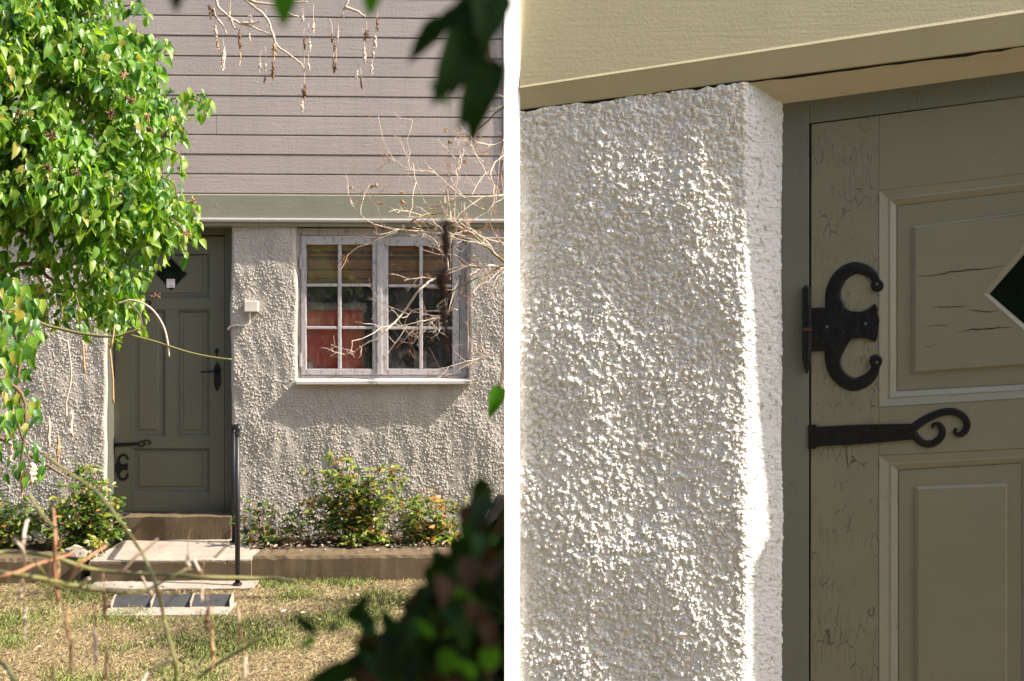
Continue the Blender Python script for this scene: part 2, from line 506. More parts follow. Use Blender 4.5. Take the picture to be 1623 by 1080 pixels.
# grass: dry straw and green blades
def grass_mat():
    m, nt, b, out = newmat('grass_blades')
    a = N(nt, 'ShaderNodeAttribute'); a.attribute_name = 'tint'
    nt.links.new(a.outputs['Color'], b.inputs['Base Color'])
    b.inputs['Roughness'].default_value = 0.7
    b.inputs['Specular IOR Level'].default_value = 0.2
    return m
def grass(nb):
    y = 4.5 + rng.random(nb) ** 0.9 * 3.2
    xl = (-60 - CX) / FPX * y; xr = (812 - CX) / FPX * y + 0.15
    x = xl + rng.random(nb) * (xr - xl)
    def patch(x, y, k):
        return np.sin(x * 2.3 * k + 1.3 * np.sin(y * 1.7 * k)) + np.sin(y * 2.9 * k + 1.1 * np.sin(x * 3.1 * k + 2))
    pg = patch(x, y, 1.5) + 0.7 * patch(x + 3, y, 4.2) + rng.normal(0, 0.8, nb)
    green = pg > 0.85
    dark = (patch(x + 7, y + 2, 1.1) + rng.normal(0, .5, nb)) > 1.2
    L = np.where(green, rng.uniform(0.012, 0.05, nb), rng.uniform(0.012, 0.06, nb) * rng.uniform(.5, 1, nb))
    az = rng.random(nb) * 2 * math.pi
    el = np.where(green, rng.uniform(0.5, 1.3, nb), rng.uniform(0.02, 0.45, nb))
    dx = np.cos(az) * np.cos(el); dy = np.sin(az) * np.cos(el); dz = np.sin(el)
    wd = rng.uniform(0.0012, 0.003, nb)
    sx = -np.sin(az) * wd; sy = np.cos(az) * wd
    z0 = rng.uniform(0.0, 0.012, nb)
    P = np.zeros((nb, 4, 3))
    P[:, 0] = np.stack([x - sx, y - sy, z0], 1)
    P[:, 1] = np.stack([x + sx, y + sy, z0], 1)
    P[:, 2] = np.stack([x + dx * L * .6 + sx * .7, y + dy * L * .6 + sy * .7, z0 + dz * L * .65], 1)
    P[:, 3] = np.stack([x + dx * L, y + dy * L, z0 + dz * L * 0.85], 1)
    me = bpy.data.meshes.new('grass')
    me.vertices.add(nb * 4); me.vertices.foreach_set('co', P.reshape(-1))
    idx = (np.arange(nb)[:, None] * 4 + np.array([0, 1, 2, 0, 2, 3])[None]).reshape(-1)
    me.loops.add(nb * 6); me.loops.foreach_set('vertex_index', idx.astype(np.int32))
    me.polygons.add(nb * 2)
    me.polygons.foreach_set('loop_start', (np.arange(nb * 2) * 3).astype(np.int32))
    me.update(calc_edges=True)
    straw = np.array([0.36, 0.285, 0.145]); st2 = np.array([0.19, 0.125, 0.06]); gr = np.array([0.10, 0.15, 0.025]); gr2 = np.array([0.23, 0.215, 0.07])
    t = rng.random((nb, 1))
    c = np.where(green[:, None], gr * t + gr2 * (1 - t), straw * t + st2 * (1 - t))
    c = c * np.where(dark, 0.55, 1.0)[:, None]
    ca = me.color_attributes.new('tint', 'FLOAT_COLOR', 'POINT')
    cc = np.ones((nb, 4, 4)); cc[:, :, :3] = c[:, None, :]
    ca.data.foreach_set('color', cc.reshape(-1))
    me.materials.append(grass_mat())
    o = bpy.data.objects.new('grass', me); COL.objects.link(o)
    tag(o, 'short dry straw coloured lawn with green tufts', kind='stuff')
grass(170000)

# ================================================================== HOUSE (far)
house = empty('house', (HF.p.x, HF.p.y, 0), HF.rot,
              'far house with taupe board siding above white roughcast walls, olive door and casement window', 'house')
H = HF.uv
uL, uR = H(-260, 500)[0], H(930, 500)[0]
D_L, D_R = H(168, 600)[0], H(366, 600)[0]          # door opening
W_L, W_R = H(470, 480)[0], H(742, 480)[0]          # window opening
z_head = H(420, 360)[1]
z_sill = H(600, 606)[1]
z_thr = H(270, 818)[1]
WD0 = -0.17
z_land = H(280, 856, 0.03)[1]

# --- roughcast wall: one displaced sheet with the two openings left out
def roughcast_house():
    step = 0.0044
    z0, z1 = 0.0, z_head + 0.03
    nx = int((uR - uL) / step); nz = int((z1 - z0) / step)
    us = np.linspace(uL, uR, nx); zs = np.linspace(z0, z1, nz)
    U, Z = np.meshgrid(us, zs)
    big = fnoise(nz, nx, 0.30 / step, 0.22 / step, 1) * 0.0036
    trow = fnoise(nz, nx, 0.12 / step, 0.05 / step, 2) * 0.0020
    fine = fnoise(nz, nx, 2.0, 1.8, 3)
    fine2 = fnoise(nz, nx, 1.2, 1.1, 4)
    lumps = np.clip(fine - 0.1, 0, None) ** 0.8 * 0.0036 + fine2 * 0.0009
    patchy = np.clip(0.75 + 0.45 * fnoise(nz, nx, 0.25 / step, 0.3 / step, 5), 0.3, 1.4)
    lumps = fine2 * 0.0006 + pebbles(nz, nx, step, 120000, 0.0038, 0.0088, 0.0024, 0.0056, 31, np.clip(0.55 + 0.4 * fnoise(nz, nx, 0.10 / step, 0.10 / step, 32), .15, 1)) - 0.0035
    h = big + trow + lumps
    def hole(u0, u1, v0, v1):
        dx = np.maximum(u0 - U, U - u1); dz = np.maximum(v0 - Z, Z - v1)
        return np.where((dx <= 0) & (dz <= 0), -1, np.hypot(np.maximum(dx, 0), np.maximum(dz, 0)))
    d = np.minimum(np.abs(hole(D_L, D_R, -1, z_head + 1)), np.abs(hole(W_L, W_R, z_sill, z_head + 1)))
    r = 0.030
    q = np.clip(r - d, 0, r)
    h = h * np.clip(0.35 + d / 0.05, 0, 1) - (r - np.sqrt(np.maximum(r * r - q * q, 0)))
    U2 = U + fnoise(nz, nx, 0.25 / step, 0.25 / step, 6) * 0.0045 * np.clip(1.2 - d / 0.5, 0, 1)
    V = np.stack([U2, -h, Z], -1).reshape(-1, 3)
    i = np.arange(nx - 1)[None, :]; j = np.arange(nz - 1)[:, None]
    q0 = j * nx + i
    uc = (us[:-1] + us[1:])[None, :] / 2; zc = ((zs[:-1] + zs[1:]) / 2)[:, None]
    ind = ((uc > D_L) & (uc < D_R) & (zc > -1)) | ((uc > W_L) & (uc < W_R) & (zc > z_sill))
    keep = ~ind
    F = np.stack([q0, q0 + 1, q0 + nx + 1, q0 + nx], -1)[keep]
    me = bpy.data.meshes.new('wall')
    me.vertices.add(len(V)); me.vertices.foreach_set('co', V.reshape(-1))
    nf = len(F)
    me.loops.add(nf * 4); me.loops.foreach_set('vertex_index', F.reshape(-1).astype(np.int32))
    me.polygons.add(nf); me.polygons.foreach_set('loop_start', (np.arange(nf) * 4).astype(np.int32))
    me.update(calc_edges=True)
    me.polygons.foreach_set('use_smooth', [False] * nf)
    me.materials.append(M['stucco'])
    o = bpy.data.objects.new('wall', me); COL.objects.link(o); o.parent = house
roughcast_house()
lin = MB(); lin.box(D_L - .001, D_L + .006, z_thr, z_head, WD0 - .02, -0.034); lin.build('reveal_shade_board', M['frame'], house, bevel=.002)  # dark board added over the left reveal to dim its sunlit face
# reveals and wall core behind the sheet
c = MB()
RV = -0.03
c.box(uL, D_L, 0, z_head + 0.05, -0.35, RV); c.box(D_R, W_L, 0, z_head + 0.05, -0.35, RV)
c.box(W_L, W_R, 0, z_sill - 0.004, -0.35, RV); c.box(W_R, uR, 0, z_head + 0.05, -0.35, RV)
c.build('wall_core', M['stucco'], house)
# side walls and roof so that the house is a body
c = MB()
c.box(uL, uL + 0.3, 0, 4.9, -5, -0.351); c.box(uR - 0.3, uR, 0, 4.9, -5, -0.351); c.box(uL + .301, uR - .301, 0, 4.9, -5, -4.7)
c.build('rear_wall', M['stucco'], house)
c = MB(); c.box(uL - .2, uR + .2, 4.9, 5.05, -5.2, 0.06); c.build('roof', M['bark'], house)

# --- fascia between siding and roughcast
zf_top = H(420, 310)[1]; zf_lip = H(420, 347)[1]; zf_bot = H(420, 352)[1]
f = MB()
f.profile([(-0.1, z_head + 0.055), (-0.1, zf_top + 0.0), (0.030, zf_top + 0.004), (0.040, zf_top - 0.003), (0.040, zf_lip), (-0.1, zf_lip)], uL, uR)
f.build('fascia_board', M['fascia'], house, bevel=0.002)
f = MB()
f.profile([(-0.09, zf_lip - 0.001), (0.054, zf_lip - 0.001), (0.056, zf_lip - 0.012), (0.05, zf_bot - 0.004), (-0.09, zf_bot - 0.002)], uL, uR)
f.build('fascia_lip', M['sill'], house, bevel=0.002)
f = MB()
f.profile([(-0.3, zf_bot - 0.004), (0.028, zf_bot - 0.004), (0.026, z_head + 0.004), (-0.3, z_head + 0.006)], uL, uR)
f.build('lintel_board', M['fascia'], house, bevel=0.002)

# --- siding planks
ys = [-95, -66, -35, -4, 27, 58.5, 90.5, 121.5, 153, 184.5, 215, 246, 277, 308]
zl = [H(330, y)[1] for y in ys]
c = MB(); c.box(uL, uR, zf_top, 4.9, -0.12, 0.0); c.build('sheathing', M['siding'], house)
joint = {9: [344], 10: [637], 4: [520], 6: [250]}
u_end = H(796, 200)[0]
for k in range(len(zl) - 1):
    zt, zb = zl[k], zl[k + 1]
    cuts = [uL] + [H(x, ys[k])[0] for x in joint.get(k, [])] + [u_end]
    for a, b in zip(cuts[:-1], cuts[1:]):
        p = MB()
        dw = random.uniform(-0.0012, 0.0012)
        p.profile([(0.001, zb + 0.0065), (0.0165 + dw, zb + 0.007), (0.018 + dw, zb + 0.0095), (0.016 + dw, zt - 0.005), (0.011, zt + 0.0005), (0.001, zt + 0.0005)],
                  a + 0.0008, b - 0.0008, nseg=1)
        p.build('plank', M['siding'], house, bevel=0.0012)
p = MB(); p.box(u_end + 0.002, uR, zf_top + 0.006, 4.88, 0.001, 0.03); p.build('corner_board', M['siding'], house, bevel=0.003)

# --- ironwork shared by both doors, drawn as flat plates in photo pixels of the close door
def ribbon(mb, pts, wid, cv, w0, w1, n=4):
    """flat curled bar along pts; wid in the same pixels"""
    P = smooth_path([(x, y, 0) for x, y in pts], n)
    Wd = []
    for i in range(len(pts) - 1):
        for k in range(n): Wd.append(wid[i] + (wid[i + 1] - wid[i]) * k / n)
    Wd.append(wid[-1])
    L, Rr = [], []
    for i, p in enumerate(P):
        t = P[min(i + 1, len(P) - 1)] - P[max(i - 1, 0)]
        t.normalize()
        nx, ny = -t.y, t.x
        L.append((p.x + nx * Wd[i] / 2, p.y + ny * Wd[i] / 2)); Rr.append((p.x - nx * Wd[i] / 2, p.y - ny * Wd[i] / 2))
    m = len(P)
    vs = []
    for (a, b, ww) in ((L, Rr, w0), (L, Rr, w1)):
        pass
    cl = [cv(*q) for q in L]; cr = [cv(*q) for q in Rr]
    mid = [cv((a[0] + b[0]) / 2, (a[1] + b[1]) / 2) for a, b in zip(L, Rr)]
    th = w1 - w0
    vs = [(u, -w0, v) for u, v in cl] + [(u, -w0, v) for u, v in cr]
    vs += [(u + (mu - u) * .25, -(w1 - th * .15), v + (mv - v) * .25) for (u, v), (mu, mv) in zip(cl, mid)]
    vs += [(u + (mu - u) * .25, -(w1 - th * .15), v + (mv - v) * .25) for (u, v), (mu, mv) in zip(cr, mid)]
    vs += [(mu, -w1, mv) for mu, mv in mid]
    fs = []
    for i in range(m - 1):
        fs += [(i, i + 1, 2 * m + i + 1, 2 * m + i), (m + i, 3 * m + i, 3 * m + i + 1, m + i + 1),
               (2 * m + i, 2 * m + i + 1, 4 * m + i + 1, 4 * m + i), (4 * m + i, 4 * m + i + 1, 3 * m + i + 1, 3 * m + i)]
    for e in (0, m - 1):
        fs.append((e, 2 * m + e, 4 * m + e, 3 * m + e, m + e))
    mb.add(vs, fs)

def disc(mb, x, y, r, cv, w0, w1, n=14):
    pts = [cv(x + r * math.cos(a), y - r * math.sin(a)) for a in np.linspace(0, 2 * math.pi, n, endpoint=False)]
    tp = [cv(x + .75 * r * math.cos(a), y - .75 * r * math.sin(a)) for a in np.linspace(0, 2 * math.pi, n, endpoint=False)]
    mb.prism(pts, w0, w1, tp)

def poly(mb, pts, cv, w0, w1):
    mb.prism([cv(x, y) for x, y in pts][::-1], w0, w1)

def butterfly_hinge(parent, cv, w, th, pin_r, detail=True):
    z = lambda x, y: cv(1260 + x / 4.5, 400 + y / 4.5)
    mb = MB()
    t = th
    poly(mb, [(110, 398), (335, 392), (345, 708), (110, 706)], z, w, w + t * 0.96)
    # upper and lower curls
    ribbon(mb, [(330, 480), (290, 400), (272, 310), (292, 225), (345, 152), (425, 113), (505, 128), (562, 172), (588, 225)],
           [150, 145, 112, 104, 98, 90, 82, 68, 52], z, w, w + t)
    ribbon(mb, [(330, 590), (285, 680), (270, 770), (292, 850), (350, 915), (425, 942), (505, 915), (560, 860), (582, 800)],
           [150, 145, 112, 108, 104, 98, 88, 72, 54], z, w, w + t * 1.01)
    disc(mb, 587, 238, 48, z, w, w + t * 1.25); disc(mb, 577, 776, 49, z, w, w + t * 1.25)
    poly(mb, [(320, 380), (345, 395), (400, 422), (470, 425), (525, 405), (568, 368), (588, 402), (584, 440), (602, 488), (592, 545), (588, 605), (570, 640),
              (530, 622), (475, 612), (410, 618), (365, 655), (320, 690)], z, w, w + t * 0.92)
    o = mb.build('hinge', M['iron'], parent, bevel=th * 0.12)
    # knuckle and pin
    a = z(80, 262); b = z(80, 775); e = z(72, 865)
    k = MB()
    zs = [(a[1] + pin_r * .8, .35), (a[1] + pin_r * .3, .8), (a[1], 1.0), ((a[1] + b[1]) / 2 + pin_r * .12, 1.0), ((a[1] + b[1]) / 2 + pin_r * .06, .86), ((a[1] + b[1]) / 2 - pin_r * .06, .86),
          ((a[1] + b[1]) / 2 - pin_r * .12, 1.0), (b[1] + .002, 1.0), (b[1], .82), ((b[1] * 2 + e[1]) / 3, .75), ((b[1] + e[1] * 2) / 3, .42), (e[1], .3)]
    k.tube([(a[0], -(w + pin_r * 0.9), q) for q, _ in zs], [pin_r * r for _, r in zs], 12)
    k.build('hinge_pin', M['iron'], parent, smooth=False)
    if detail:
        s = MB()
        for x, y in ((225, 533), (500, 508), (580, 228), (580, 786)):
            disc(s, x, y, 13, z, w + t * 0.9, w + t * 1.32, 10)
        s.build('screw', M['screw'], parent)
        s = MB(); 
        poly(s, [(45, 543), (108, 543), (112, 560), (45, 560)], z, w + pin_r * .9, w + pin_r * 1.91)
        s.build('worn_ring', plain('rust_red_wear', (0.10, 0.028, 0.018), 0.7), parent)

def strap_hinge(parent, cv, w, th, detail=True):
    z = lambda x, y: cv(1270 + x / 5.597, 630 + y / 5.597)
    mb = MB()
    poly(mb, [(120, 262), (560, 240), (1000, 234), (1000, 372), (560, 412), (120, 436)], z, w, w + th * 0.95)
    poly(mb, [(58, 246), (112, 240), (132, 244), (132, 448), (112, 456), (60, 456)], z, w, w + th * 1.3)
    ribbon(mb, [(985, 282), (1060, 222), (1150, 172), (1250, 134), (1350, 128), (1430, 165), (1470, 230), (1455, 295), (1415, 328), (1378, 325), (1362, 298), (1378, 276)],
           [80, 72, 70, 66, 66, 66, 66, 62, 52, 40, 30, 22], z, w, w + th)
    ribbon(mb, [(985, 310), (1030, 368), (1090, 408), (1160, 412), (1222, 375), (1252, 318), (1240, 262), (1205, 236), (1170, 246), (1166, 274)],
           [80, 72, 66, 64, 64, 64, 58, 42, 30, 22], z, w, w + th * 1.02)
    mb.build('strap_hinge', M['iron'], parent, bevel=th * 0.12)
    if detail:
        s = MB()
        for x, y in ((170, 333), (905, 296)):
            disc(s, x, y, 13, z, w + th * .8, w + th * 1.2, 10)
        s.build('screw', M['iron'], parent)

def quad(cv, a, b, c_, d):
    """pixel corners TL, TR, BR, BL -> counter-clockwise (BL,BR,TR,TL)"""
    return [cv(*d), cv(*c_), cv(*b), cv(*a)]

def shrink(q, d):
    cx = sum(p[0] for p in q) / 4; cz = sum(p[1] for p in q) / 4
    return [(u + (d if u < cx else -d), v + (d if v < cz else -d)) for u, v in q]

def panel(parent, outer, w, m1, depth, m_panel, m_mould, field_in, diamond=None, glass=None, mould_in=None):
    """moulded recess with a raised field"""
    inner = mould_in or shrink(outer, m1)
    midq = [((a[0] * .52 + b[0] * .48), (a[1] * .52 + b[1] * .48)) for a, b in zip(outer, inner)]
    mid2 = [((a[0] * .40 + b[0] * .60), (a[1] * .40 + b[1] * .60)) for a, b in zip(outer, inner)]
    mo = MB()
    mo.ring(outer, w + 0.0005, midq, w - depth * 0.45)
    mo.ring(midq, w - depth * 0.45, mid2, w - depth * 0.40)
    mo.ring(mid2, w - depth * 0.40, inner, w - depth * 1.15)
    mo.build('moulding', m_mould, parent, fix=False)
    fo = field_in
    ff = shrink(fo, depth * 0.5)
    p = MB()
    p.ring(inner, w - depth, fo, w - depth)
    p.ring(fo, w - depth, ff, w - depth * 0.45)
    if diamond is None:
        p.face(ff, w - depth * 0.45)
        p.build('panel', m_panel, parent, fix=False)
    else:
        wf = w - depth * 0.45
        T, Rr, B, L = diamond
        BL, BR, TR, TL = ff
        for tri in ((TL, T, TR), (TR, T, Rr), (TR, Rr, BR), (BR, Rr, B), (BR, B, BL), (BL, B, L), (BL, L, TL), (TL, L, T)):
            p.face(tri[::-1] if False else [tri[0], tri[1], tri[2]], wf)
        p.build('panel', m_panel, parent, fix=False)
        T2, R2, B2, L2 = glass
        fr = MB()
        fr.ring([B, Rr, T, L], wf + 0.0004, [B2, R2, T2, L2], wf - depth * 0.8)
        fr.build('glazing_bead', m_mould, parent, fix=False)
        gl = MB(); gl.face([B2, R2, T2, L2], wf - depth * 0.75); gl.build('pane', M['glass_dark'], parent, fix=False)

# --- far door
WD = WD0                                     # face of the leaf
def hd(px, py): return H(px, py, WD)
door = empty('door', parent=house)
def rect(cv, x0, y0, x1, y1): return quad(cv, (x0, y0), (x1, y0), (x1, y1), (x0, y1))
fr = MB()
fr.prism(rect(hd, 160, 350, 181, 818), -0.23, WD + 0.012); fr.build('jamb', M['frame'], house, bevel=0.003)
fr = MB(); fr.prism(rect(hd, 356.5, 350, 374, 818), -0.23, WD + 0.012); fr.build('jamb', M['frame'], house, bevel=0.003)
fr = MB(); fr.prism(rect(hd, 181.5, 350, 356, 373), -0.23, WD + 0.012); fr.build('door_head', M['frame'], house, bevel=0.003)
fr = MB(); fr.prism(rect(hd, 175, 812.5, 362, 819), -0.23, WD + 0.03); fr.build('door_sill', M['steel_black'], house, bevel=0.002)
fr = MB(); fr.face(rect(hd, 150, 340, 380, 830), -0.235); fr.build('door_backing', M['dark'], house, fix=False)
for q in ((182, 375, 208, 811.5), (332, 375, 355.5, 811.5)):
    s = MB(); s.prism(rect(hd, *q), WD - 0.035, WD); s.build('stile', M['door'], door, bevel=0.0015)
for q in ((208.2, 375, 331.8, 403), (208.2, 473, 331.8, 491), (208.2, 693, 331.8, 710.5), (208.2, 782, 331.8, 811.5), (262, 491.2, 280, 692.8)):
    s = MB(); s.prism(rect(hd, *q), WD - 0.035, WD - 0.0006); s.build('stile' if q[0] == 262 else 'rail', M['door'], door, bevel=0.0015)
dg = [hd(270, 406.5), hd(298, 434.5), hd(270, 462.5), hd(242, 434.5)]
dg2 = [hd(270, 410), hd(294.5, 434.5), hd(270, 459), hd(245.5, 434.5)]
panel(door, rect(hd, 208.5, 403.2, 331.5, 472.8), WD, 0.02, 0.014, M['door'], M['frame'], rect(hd, 219, 405.2, 321, 465.6), dg, dg2, rect(hd, 212.5, 404.2, 327.5, 469))
panel(door, rect(hd, 208.5, 491.2, 262, 693), WD, 0.02, 0.014, M['door'], M['frame'], rect(hd, 219, 502, 251, 682))
panel(door, rect(hd, 280, 491.2, 331.5, 693), WD, 0.02, 0.014, M['door'], M['frame'], rect(hd, 290, 502, 322, 682))
panel(door, rect(hd, 208.5, 710.5, 331.5, 782), WD, 0.02, 0.014, M['door'], M['frame'], rect(hd, 219, 720, 321, 772))
hmap = lambda x, y: hd(177 + (x - 1270) * 0.212, 719 + (y - 415) * 0.212)
hb = empty('hinge_set', parent=door); 
def far_iron():
    butterfly_hinge(door, hmap, WD, 0.007, 0.008, False)
    strap_hinge(door, lambda x, y: hd(180 + (x - 1280) * 0.232, 697 + (y - 647) * 0.18), WD, 0.007, False)
    # upper pair behind the ivy
    strap_hinge(door, lambda x, y: hd(180 + (x - 1280) * 0.232, 476 + (y - 647) * 0.18), WD, 0.007, False)
bpy.data.objects.remove(hb)
far_iron()
# handle: long pointed back plate, drop lever, key rosette
hp = MB()
hp.prism([hd(x, y) for x, y in ((344.5, 573), (350, 583), (350, 609), (346, 620), (342.5, 620), (339, 609), (339, 583))][::-1], WD, WD + 0.006)
hp.build('handle_plate', M['iron'], door, bevel=0.001)
hp = MB()
a = hd(345, 588.5); b = hd(320, 590)
hp.tube([(a[0], -WD, a[1]), (a[0], -(WD + 0.05), a[1]), (a[0] - .012, -(WD + 0.056), a[1]), (b[0] + .02, -(WD + 0.055), b[1] + .004), (b[0], -(WD + 0.05), b[1] + .002)], [.008, .008, .009, .008, .006], 8)
hp.build('door_handle', M['iron'], door, smooth=True)
hp = MB(); hp.prism([hd(x, y) for x, y in ((343.5, 552), (346.5, 556), (345.5, 560), (344.5, 565), (343, 565), (341.5, 560), (340.5, 556))][::-1], WD, WD + 0.006)
hp.build('keyhole_plate', M['iron'], door)
# alarm sticker on the diamond pane
WS = WD - 0.014
def hs(px, py): return H(px, py, WS)
sticker = MB(); sticker.prism(rect(hs, 264.8, 442.8, 278, 456.2), -0.0005, 0.0006)
st0 = hs(271.4, 449.5)
stick = empty('alarm_sticker', HF.world(st0[0], 0, WS + 0.012), HF.rot, 'small white alarm sticker with red lettering on the diamond door pane', 'sticker')
sticker.v = [(x - st0[0], y, z) for x, y, z in sticker.v]
sticker.build('sheet', M['sticker'], stick)
def text_obj(txt, size, mat, parent, loc, name='lettering'):
    cu = bpy.data.curves.new(name, 'FONT'); cu.body = txt; cu.size = size; cu.align_x = 'CENTER'; cu.align_y = 'CENTER'; cu.extrude = 0.0002; cu.resolution_u = 2
    t = bpy.data.objects.new('tmp_text', cu); COL.objects.link(t)
    dgp = bpy.context.evaluated_depsgraph_get()
    me = bpy.data.meshes.new_from_object(t.evaluated_get(dgp))
    bpy.data.objects.remove(t)
    me.materials.clear(); me.materials.append(mat); me.name = name
    o = bpy.data.objects.new(name, me); COL.objects.link(o); o.parent = parent
    o.location = loc; o.rotation_euler = (R(90), 0, 0)
    return o
z_s = lambda y: hs(271, y)[1]
text_obj('LARM', 0.021, M['sticker_red'], stick, (0, -0.0009, z_s(445.6)))
text_obj('2', 0.010, M['sticker_ink'], stick, (0, -0.0009, z_s(450)))
ln = MB(); ln.box(-0.014, 0.012, z_s(453.8), z_s(452.9), 0.0006, 0.0010); ln.build('text_line', M['sticker_ink'], stick)

# --- far window
win = empty('window', parent=house)
WW = -0.055
def hw(px, py): return H(px, py, WW)
def wbox(name, x0, y0, x1, y1, wb, wf_, mat=None, bev=0.003, par=win):
    s = MB(); s.prism(rect(hw, x0, y0, x1, y1), WW + wb, WW + wf_)
    return s.build(name, mat or M['window'], par, bevel=bev)
wbox('frame', 466, 362, 477, 602, -0.08, 0.0); wbox('frame', 728, 362, 744, 602, -0.08, 0.0)
wbox('frame', 477.3, 362, 727.7, 374, -0.08, 0.0); wbox('frame', 477.3, 595, 727.7, 604, -0.08, 0.004)
def casement(x0, x1, y0, y1, px_, py_):
    l, r_, mx0, mx1 = px_
    wbox('casement_stile', x0, y0, l, y1, -0.05, 0.012); wbox('casement_stile', r_, y0, x1, y1, -0.05, 0.012)
    t0, t1, m0, m1, n0, n1, b0, b1 = py_
    wbox('casement_rail', l + .2, y0, r_ - .2, t0, -0.05, 0.011); wbox('casement_rail', l + .2, b1, r_ - .2, y1, -0.05, 0.013)
    wbox('glazing_bar', mx0, t0 + .2, mx1, b1 - .2, -0.03, 0.008, bev=0.004)
    for a, b in ((t1, m0), (n0, n1)):
        wbox('glazing_bar', l + .2, a, mx0 - .2, b, -0.03, 0.006, bev=0.004); wbox('glazing_bar', mx1 + .2, a, r_ - .2, b, -0.03, 0.006, bev=0.004)
    for xa, xb in ((l, mx0), (mx1, r_)):
        for ya, yb in ((t0, t1), (m0, n0), (n1, b1)):
            q = rect(hw, xa - 1, ya - 1, xb + 1, yb + 1)
            s = MB(); s.face(q, WW - 0.018); s.build('pane', M['glass'], win, fix=False)
casement(477.5, 602, 374.5, 594.5, (485.5, 590.5, 535.5, 541), (388, 450, 454.5, 454.5, 517.5, 522, 585, 585))
casement(604, 727.5, 374.5, 594.5, (615, 717, 664.5, 670), (390, 451, 455.5, 455.5, 518, 522.5, 585, 585))
wbox('meeting_strip', 598, 375, 606, 594, 0.0122, 0.022)
for y in (405, 560):
    wbox('window_hinge', 475, y, 478.5, y + 22, 0.0, 0.018, bev=0.002)
    wbox('window_hinge', 727, y + 10, 730.5, y + 32, 0.0, 0.018, bev=0.002)
sl_ = MB()
su0, su1 = H(468, 606, 0.07)[0], H(748, 606, 0.07)[0]
z_s1 = H(600, 604.5, 0.07)[1]; z_s2 = H(600, 609.5, 0.07)[1]
zsb = H(600, 598, WW)[1]
sl_.profile([(WW - 0.06, zsb), (WW - 0.06, zsb - 0.03), (0.045, z_s2 - .002), (0.052, z_s2), (0.052, z_s1), (0.045, z_s1 + 0.002)], su0, su1)
sl_.build('window_sill', M['sill'], house, bevel=0.002)
for x in (526, 678):
    a_ = H(x, 599, 0.0)
    s = MB(); s.tube([(a_[0] - .02, -0.0, a_[1] + .002), (a_[0] + .03, -0.01, a_[1] + .012), (a_[0] + .32, -0.056, a_[1] - .012), (a_[0] + .34, -0.07, a_[1] - .045)], 0.004, 5)
    s.build('window_stay', M['bark'], win)
# room behind the window
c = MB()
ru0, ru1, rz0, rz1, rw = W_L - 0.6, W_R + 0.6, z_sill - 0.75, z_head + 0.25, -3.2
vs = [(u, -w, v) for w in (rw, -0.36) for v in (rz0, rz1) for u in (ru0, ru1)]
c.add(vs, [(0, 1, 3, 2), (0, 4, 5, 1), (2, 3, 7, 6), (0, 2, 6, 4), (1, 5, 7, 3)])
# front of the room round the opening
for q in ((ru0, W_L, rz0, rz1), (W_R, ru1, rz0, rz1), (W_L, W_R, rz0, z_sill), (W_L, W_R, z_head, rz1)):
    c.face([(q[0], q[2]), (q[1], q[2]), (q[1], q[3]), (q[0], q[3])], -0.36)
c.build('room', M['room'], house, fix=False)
# roller blinds of bamboo slats
for (x0, x1, lab) in ((484, 592, 'brown bamboo blind behind the left casement above the red chair'), (614, 719, 'brown bamboo blind behind the right casement beside the bare twigs')):
    ba, bb = H(x0 - 4, 480, -0.11)[0], H(x1 + 6, 480, -0.11)[0]
    zt, zb = H(600, 378, -0.11)[1], H(600, 452, -0.11)[1]
    bl = empty('bamboo_blind', HF.world((ba + bb) / 2, zb, -0.11), HF.rot, lab, 'blind', 'bamboo blinds behind the window')
    n = 26
    for k in range(n):
        s = MB()
        z0 = (zt - zb) * k / n
        s.box((ba - bb) / 2, (bb - ba) / 2, z0 + 0.0008, z0 + (zt - zb) / n - 0.0008, -0.003, random.uniform(0.001, 0.004))
        o = s.build('slat', M['blind_dark'] if k in (14, 15, 17) or random.random() < .18 else M['blind'], bl)
# red chair back with fleece
def hr(px, py): return H(px, py, -0.12)
a = hr(470, 584); b = hr(576, 492)
cu = (a[0] + b[0]) / 2
zbase = z_sill - 0.50
ch = empty('red_chair', HF.world(cu, zbase, -0.20), HF.rot, 'red upholstered chair back indoors behind the left casement panes', 'chair')
hw_ = (b[0] - a[0]) / 2
s = MB(); s.box(-hw_, hw_, 0.10, b[1] - zbase, -0.08, 0.08); s.build('backrest', M['red'], ch, bevel=0.025)
s = MB(); s.box(-hw_, hw_, 0.02, 0.22, -0.60, -0.09); s.build('seat', M['red'], ch, bevel=0.03)
for x in (-hw_ + .04, hw_ - .04):
    for w_ in (0.0, -0.55):
        s = MB(); s.tube([(x, -w_, -0.25), (x, -w_, 0.10)], 0.02, 6); s.build('leg', M['bark'], ch)
fl = MB()
nn = 24
fl.tube([(-hw_ + (hw_ * 2 + .02) * k / nn, 0.0, b[1] - zbase + 0.012 + random.uniform(-.004, .006)) for k in range(nn + 1)], [0.05 + random.uniform(-.006, .006) for _ in range(nn + 1)], 8)
fo = fl.build('fleece_throw', M['fleece'], smooth=True)
fo.location = HF.world(cu, zbase, -0.20); fo.rotation_euler = (0, 0, HF.rot)
tag(fo, 'cream fleece throw lying along the top of the red chair back', 'throw')
# cards inside the glass
for (x0, y0, x1, y1, lab) in ((656, 557, 676, 584, 'pale grey card standing behind the lower pane of the right casement'), (485.5, 574, 496.5, 584, 'tiny white tag in the bottom corner of the left casement')):
    s = MB(); q = rect(lambda x, y: H(x, y, -0.10), x0, y0, x1, y1)
    cx = (q[0][0] + q[1][0]) / 2; bz = q[0][1]
    s.prism([(u - cx, v - bz) for u, v in q], -0.001, 0.001)
    o = s.build('card', M['card'] if x0 > 600 else M['plastic'])
    o.location = HF.world(cx, bz, -0.10); o.rotation_euler = (0, 0, HF.rot)
    tag(o, lab, 'card')

